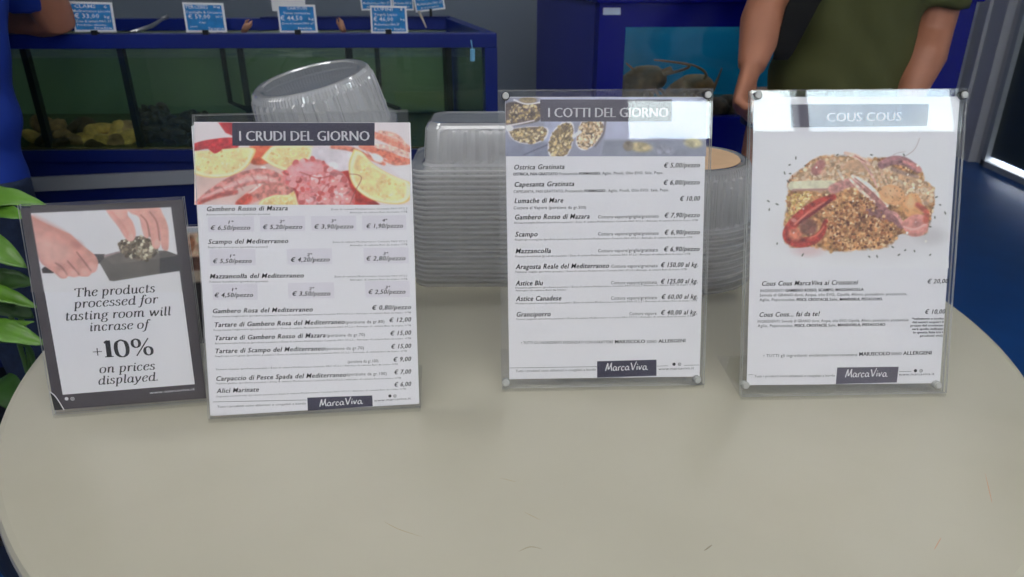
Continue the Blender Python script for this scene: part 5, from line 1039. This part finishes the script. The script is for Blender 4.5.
person('b', (bx, YBp-.08, 0), None, None, (0, 1, 0), (bx, YBp+.13, 1.56), [(shr, elr, wrr, None), (shl, ell, wrl, None)],
       [((bx+.082, YBp-.09, .74), (bx+.10, YBp-.07, .44), (bx+.11, YBp-.08, .09)), ((bx-.082, YBp-.09, .74), (bx-.10, YBp-.07, .44), (bx-.11, YBp-.08, .09))],
       'person in royal blue t-shirt and dark jeans leaning an elbow on the green tank', m_bs, m_jn, ss2, jeans,
       [(shr, tuple(Vector(elr)+Vector((-.045, -.03, .045))), .080, .070), (shl, tuple(Vector(shl)*.45+Vector(ell)*.55), .07, .064)],
       mat('brown_hair', S(58, 42, 32), .7, bump=.6, bscale=120),
       [(wrr, (-.2, .1, -.02), (0, .9, .2), (0, 0, -1), .35), (wrl, (.2, .12, -.02), (0, .9, .2), (0, 0, -1), .35)])

# ------------------------------------------------------------------ potted plant beside the table
m_leaf = mat('leaf_green', S(88, 134, 40), .4, var=.22, scale=14, coat=.2); m_leafd = mat('leaf_dark_green', S(50, 86, 32), .45, var=.25, scale=14); m_stem = mat('plant_stem', S(78, 110, 50), .6)
PX, PY = -.86, 1.12
pl = empty('potted_plant', (PX, PY, 0), 0, 'leafy green plant in a dark pot on the floor, left of the round table', 'potted plant')
MB().lathe([(.001, 0), (.11, 0), (.135, .22), (.14, .25), (.13, .25), (.12, .22), (.001, .215)], (PX, PY, 0), 40).build('pot', mat('dark_pot', S(44, 46, 52), .5), pl, smooth=False)
MB().lathe([(.001, .21), (.118, .21), (.119, .222), (.001, .23)], (PX, PY, 0), 32).build('soil', mat('soil', S(52, 38, 28), .95, var=.4, scale=60, bump=.8), pl)
def leaf(p0, p1, wid, mt, arch=.02, tilt=(0, -.5, .85)):
    a, b_ = Vector(tuple(p0)), Vector(tuple(p1)); d = b_-a; L_ = d.length; d.normalize(); up = Vector(tilt); up = (up-d*up.dot(d)).normalized(); sd = d.cross(up); n = 14; vs = []; fs = []; K = 5
    for i in range(n+1):
        t = i/n; w = wid*1.12*max(.02, math.sin(PI*t))**.75 if 0 < t < 1 else .0006; c = a+d*L_*t+up*arch*4*t*(1-t)
        for k in range(K):
            x = (k-(K-1)/2)/((K-1)/2); vs.append(c+sd*w*x+up*(abs(x)*w*.35+.0015*math.sin(i*1.9)*abs(x)))
    for i in range(n):
        for k in range(K-1): fs.append((i*K+k, i*K+k+1, (i+1)*K+k+1, (i+1)*K+k))
    b = MB().add(vs, fs); o = b.build('leaf', mt, pl, smooth=True); so = o.modifiers.new('solid', 'SOLIDIFY'); so.thickness = .0008
    return o
def stem(pts, r=.004): MB().tube(smooth_pts([tuple(p) for p in pts], 5), [r]*(5*(len(pts)-1)+1), 8).build('stem', m_stem, pl, smooth=True)
Yp = 1.02
hubA = atY(-48, 212, Yp); hubB = atY(-30, 292, Yp-.06); hubC = atY(-40, 345, Yp-.1)
for h in (hubA, hubB, hubC): stem([(PX, PY, .22), (PX+.01, PY, .45), ((PX+h[0])/2, PY-.02, float(h[2])-.1), h])
leaf(hubA, atY(46, 205, Yp-.02), .017, m_leaf); leaf(atY(-40, 214, Yp), atY(30, 218, Yp-.05), .014, m_leaf, .01)
leaf(atY(-35, 243, Yp-.03), atY(27, 268, Yp-.08), .019, m_leaf); leaf(hubB, atY(36, 283, Yp-.03), .019, m_leafd, .01); leaf(hubB, atY(34, 318, Yp-.06), .018, m_leafd, .01); leaf(hubB, atY(16, 306, Yp-.08), .018, m_leafd)
leaf(hubB, atY(38, 308, Yp-.09), .011, m_leaf, .015); leaf(atY(-34, 326, Yp-.1), atY(46, 345, Yp-.13), .015, m_leaf, .012); leaf(hubC, atY(34, 322, Yp-.1), .009, m_leaf, .008)
for k in range(9):
    a = k*.7+.4; h = (hubA, hubB, hubC)[k % 3]; leaf(h, (h[0]-.13*abs(math.cos(a))-.02, h[1]+.13*math.sin(a), h[2]-.03-.02*(k % 3)), .018, (m_leaf, m_leafd)[k % 2])
for k in range(8):
    a = k*.8; stem([(PX, PY, .22), (PX+.06*math.cos(a), PY+.06*math.sin(a), .4)], .003); leaf((PX+.06*math.cos(a), PY+.06*math.sin(a), .4), (PX+.2*math.cos(a), PY+.2*math.sin(a), .42), .025, m_leafd)

# ------------------------------------------------------------------ world and colour
w = bpy.data.worlds.new('sky'); bpy.context.scene.world = w; w.use_nodes = True; nt = w.node_tree
bg = nt.nodes['Background']; tc = nt.nodes.new('ShaderNodeTexCoord'); sp = nt.nodes.new('ShaderNodeSeparateXYZ'); nt.links.new(tc.outputs['Generated'], sp.inputs[0])
rp = nt.nodes.new('ShaderNodeValToRGB'); rp.color_ramp.elements[0].position = .0; rp.color_ramp.elements[0].color = (.25, .25, .24, 1); rp.color_ramp.elements[1].position = .12; rp.color_ramp.elements[1].color = (.92, .96, 1, 1)
nt.links.new(sp.outputs['Z'], rp.inputs[0]); cn = nt.nodes.new('ShaderNodeTexNoise'); cn.inputs['Scale'].default_value = 5; cn.inputs['Detail'].default_value = 5; nt.links.new(tc.outputs['Generated'], cn.inputs[0])
cr_ = nt.nodes.new('ShaderNodeValToRGB'); cr_.color_ramp.elements[0].position = .34; cr_.color_ramp.elements[0].color = (.50, .60, .76, 1); cr_.color_ramp.elements[1].position = .50; cr_.color_ramp.elements[1].color = (1, 1, 1, 1); nt.links.new(cn.outputs[0], cr_.inputs[0])
mm_ = nt.nodes.new('ShaderNodeMixRGB'); mm_.blend_type = 'MULTIPLY'; mm_.inputs[0].default_value = 1; nt.links.new(rp.outputs[0], mm_.inputs[1]); nt.links.new(cr_.outputs[0], mm_.inputs[2]); nt.links.new(mm_.outputs[0], bg.inputs[0]); bg.inputs[1].default_value = 13.0
sc = bpy.context.scene; sc.view_settings.view_transform = 'Standard'; sc.view_settings.look = 'None'; sc.view_settings.gamma = 1; sc.view_settings.exposure = 0.0; sc.view_settings.use_curve_mapping = False
sc.cycles.transparent_max_bounces = 40
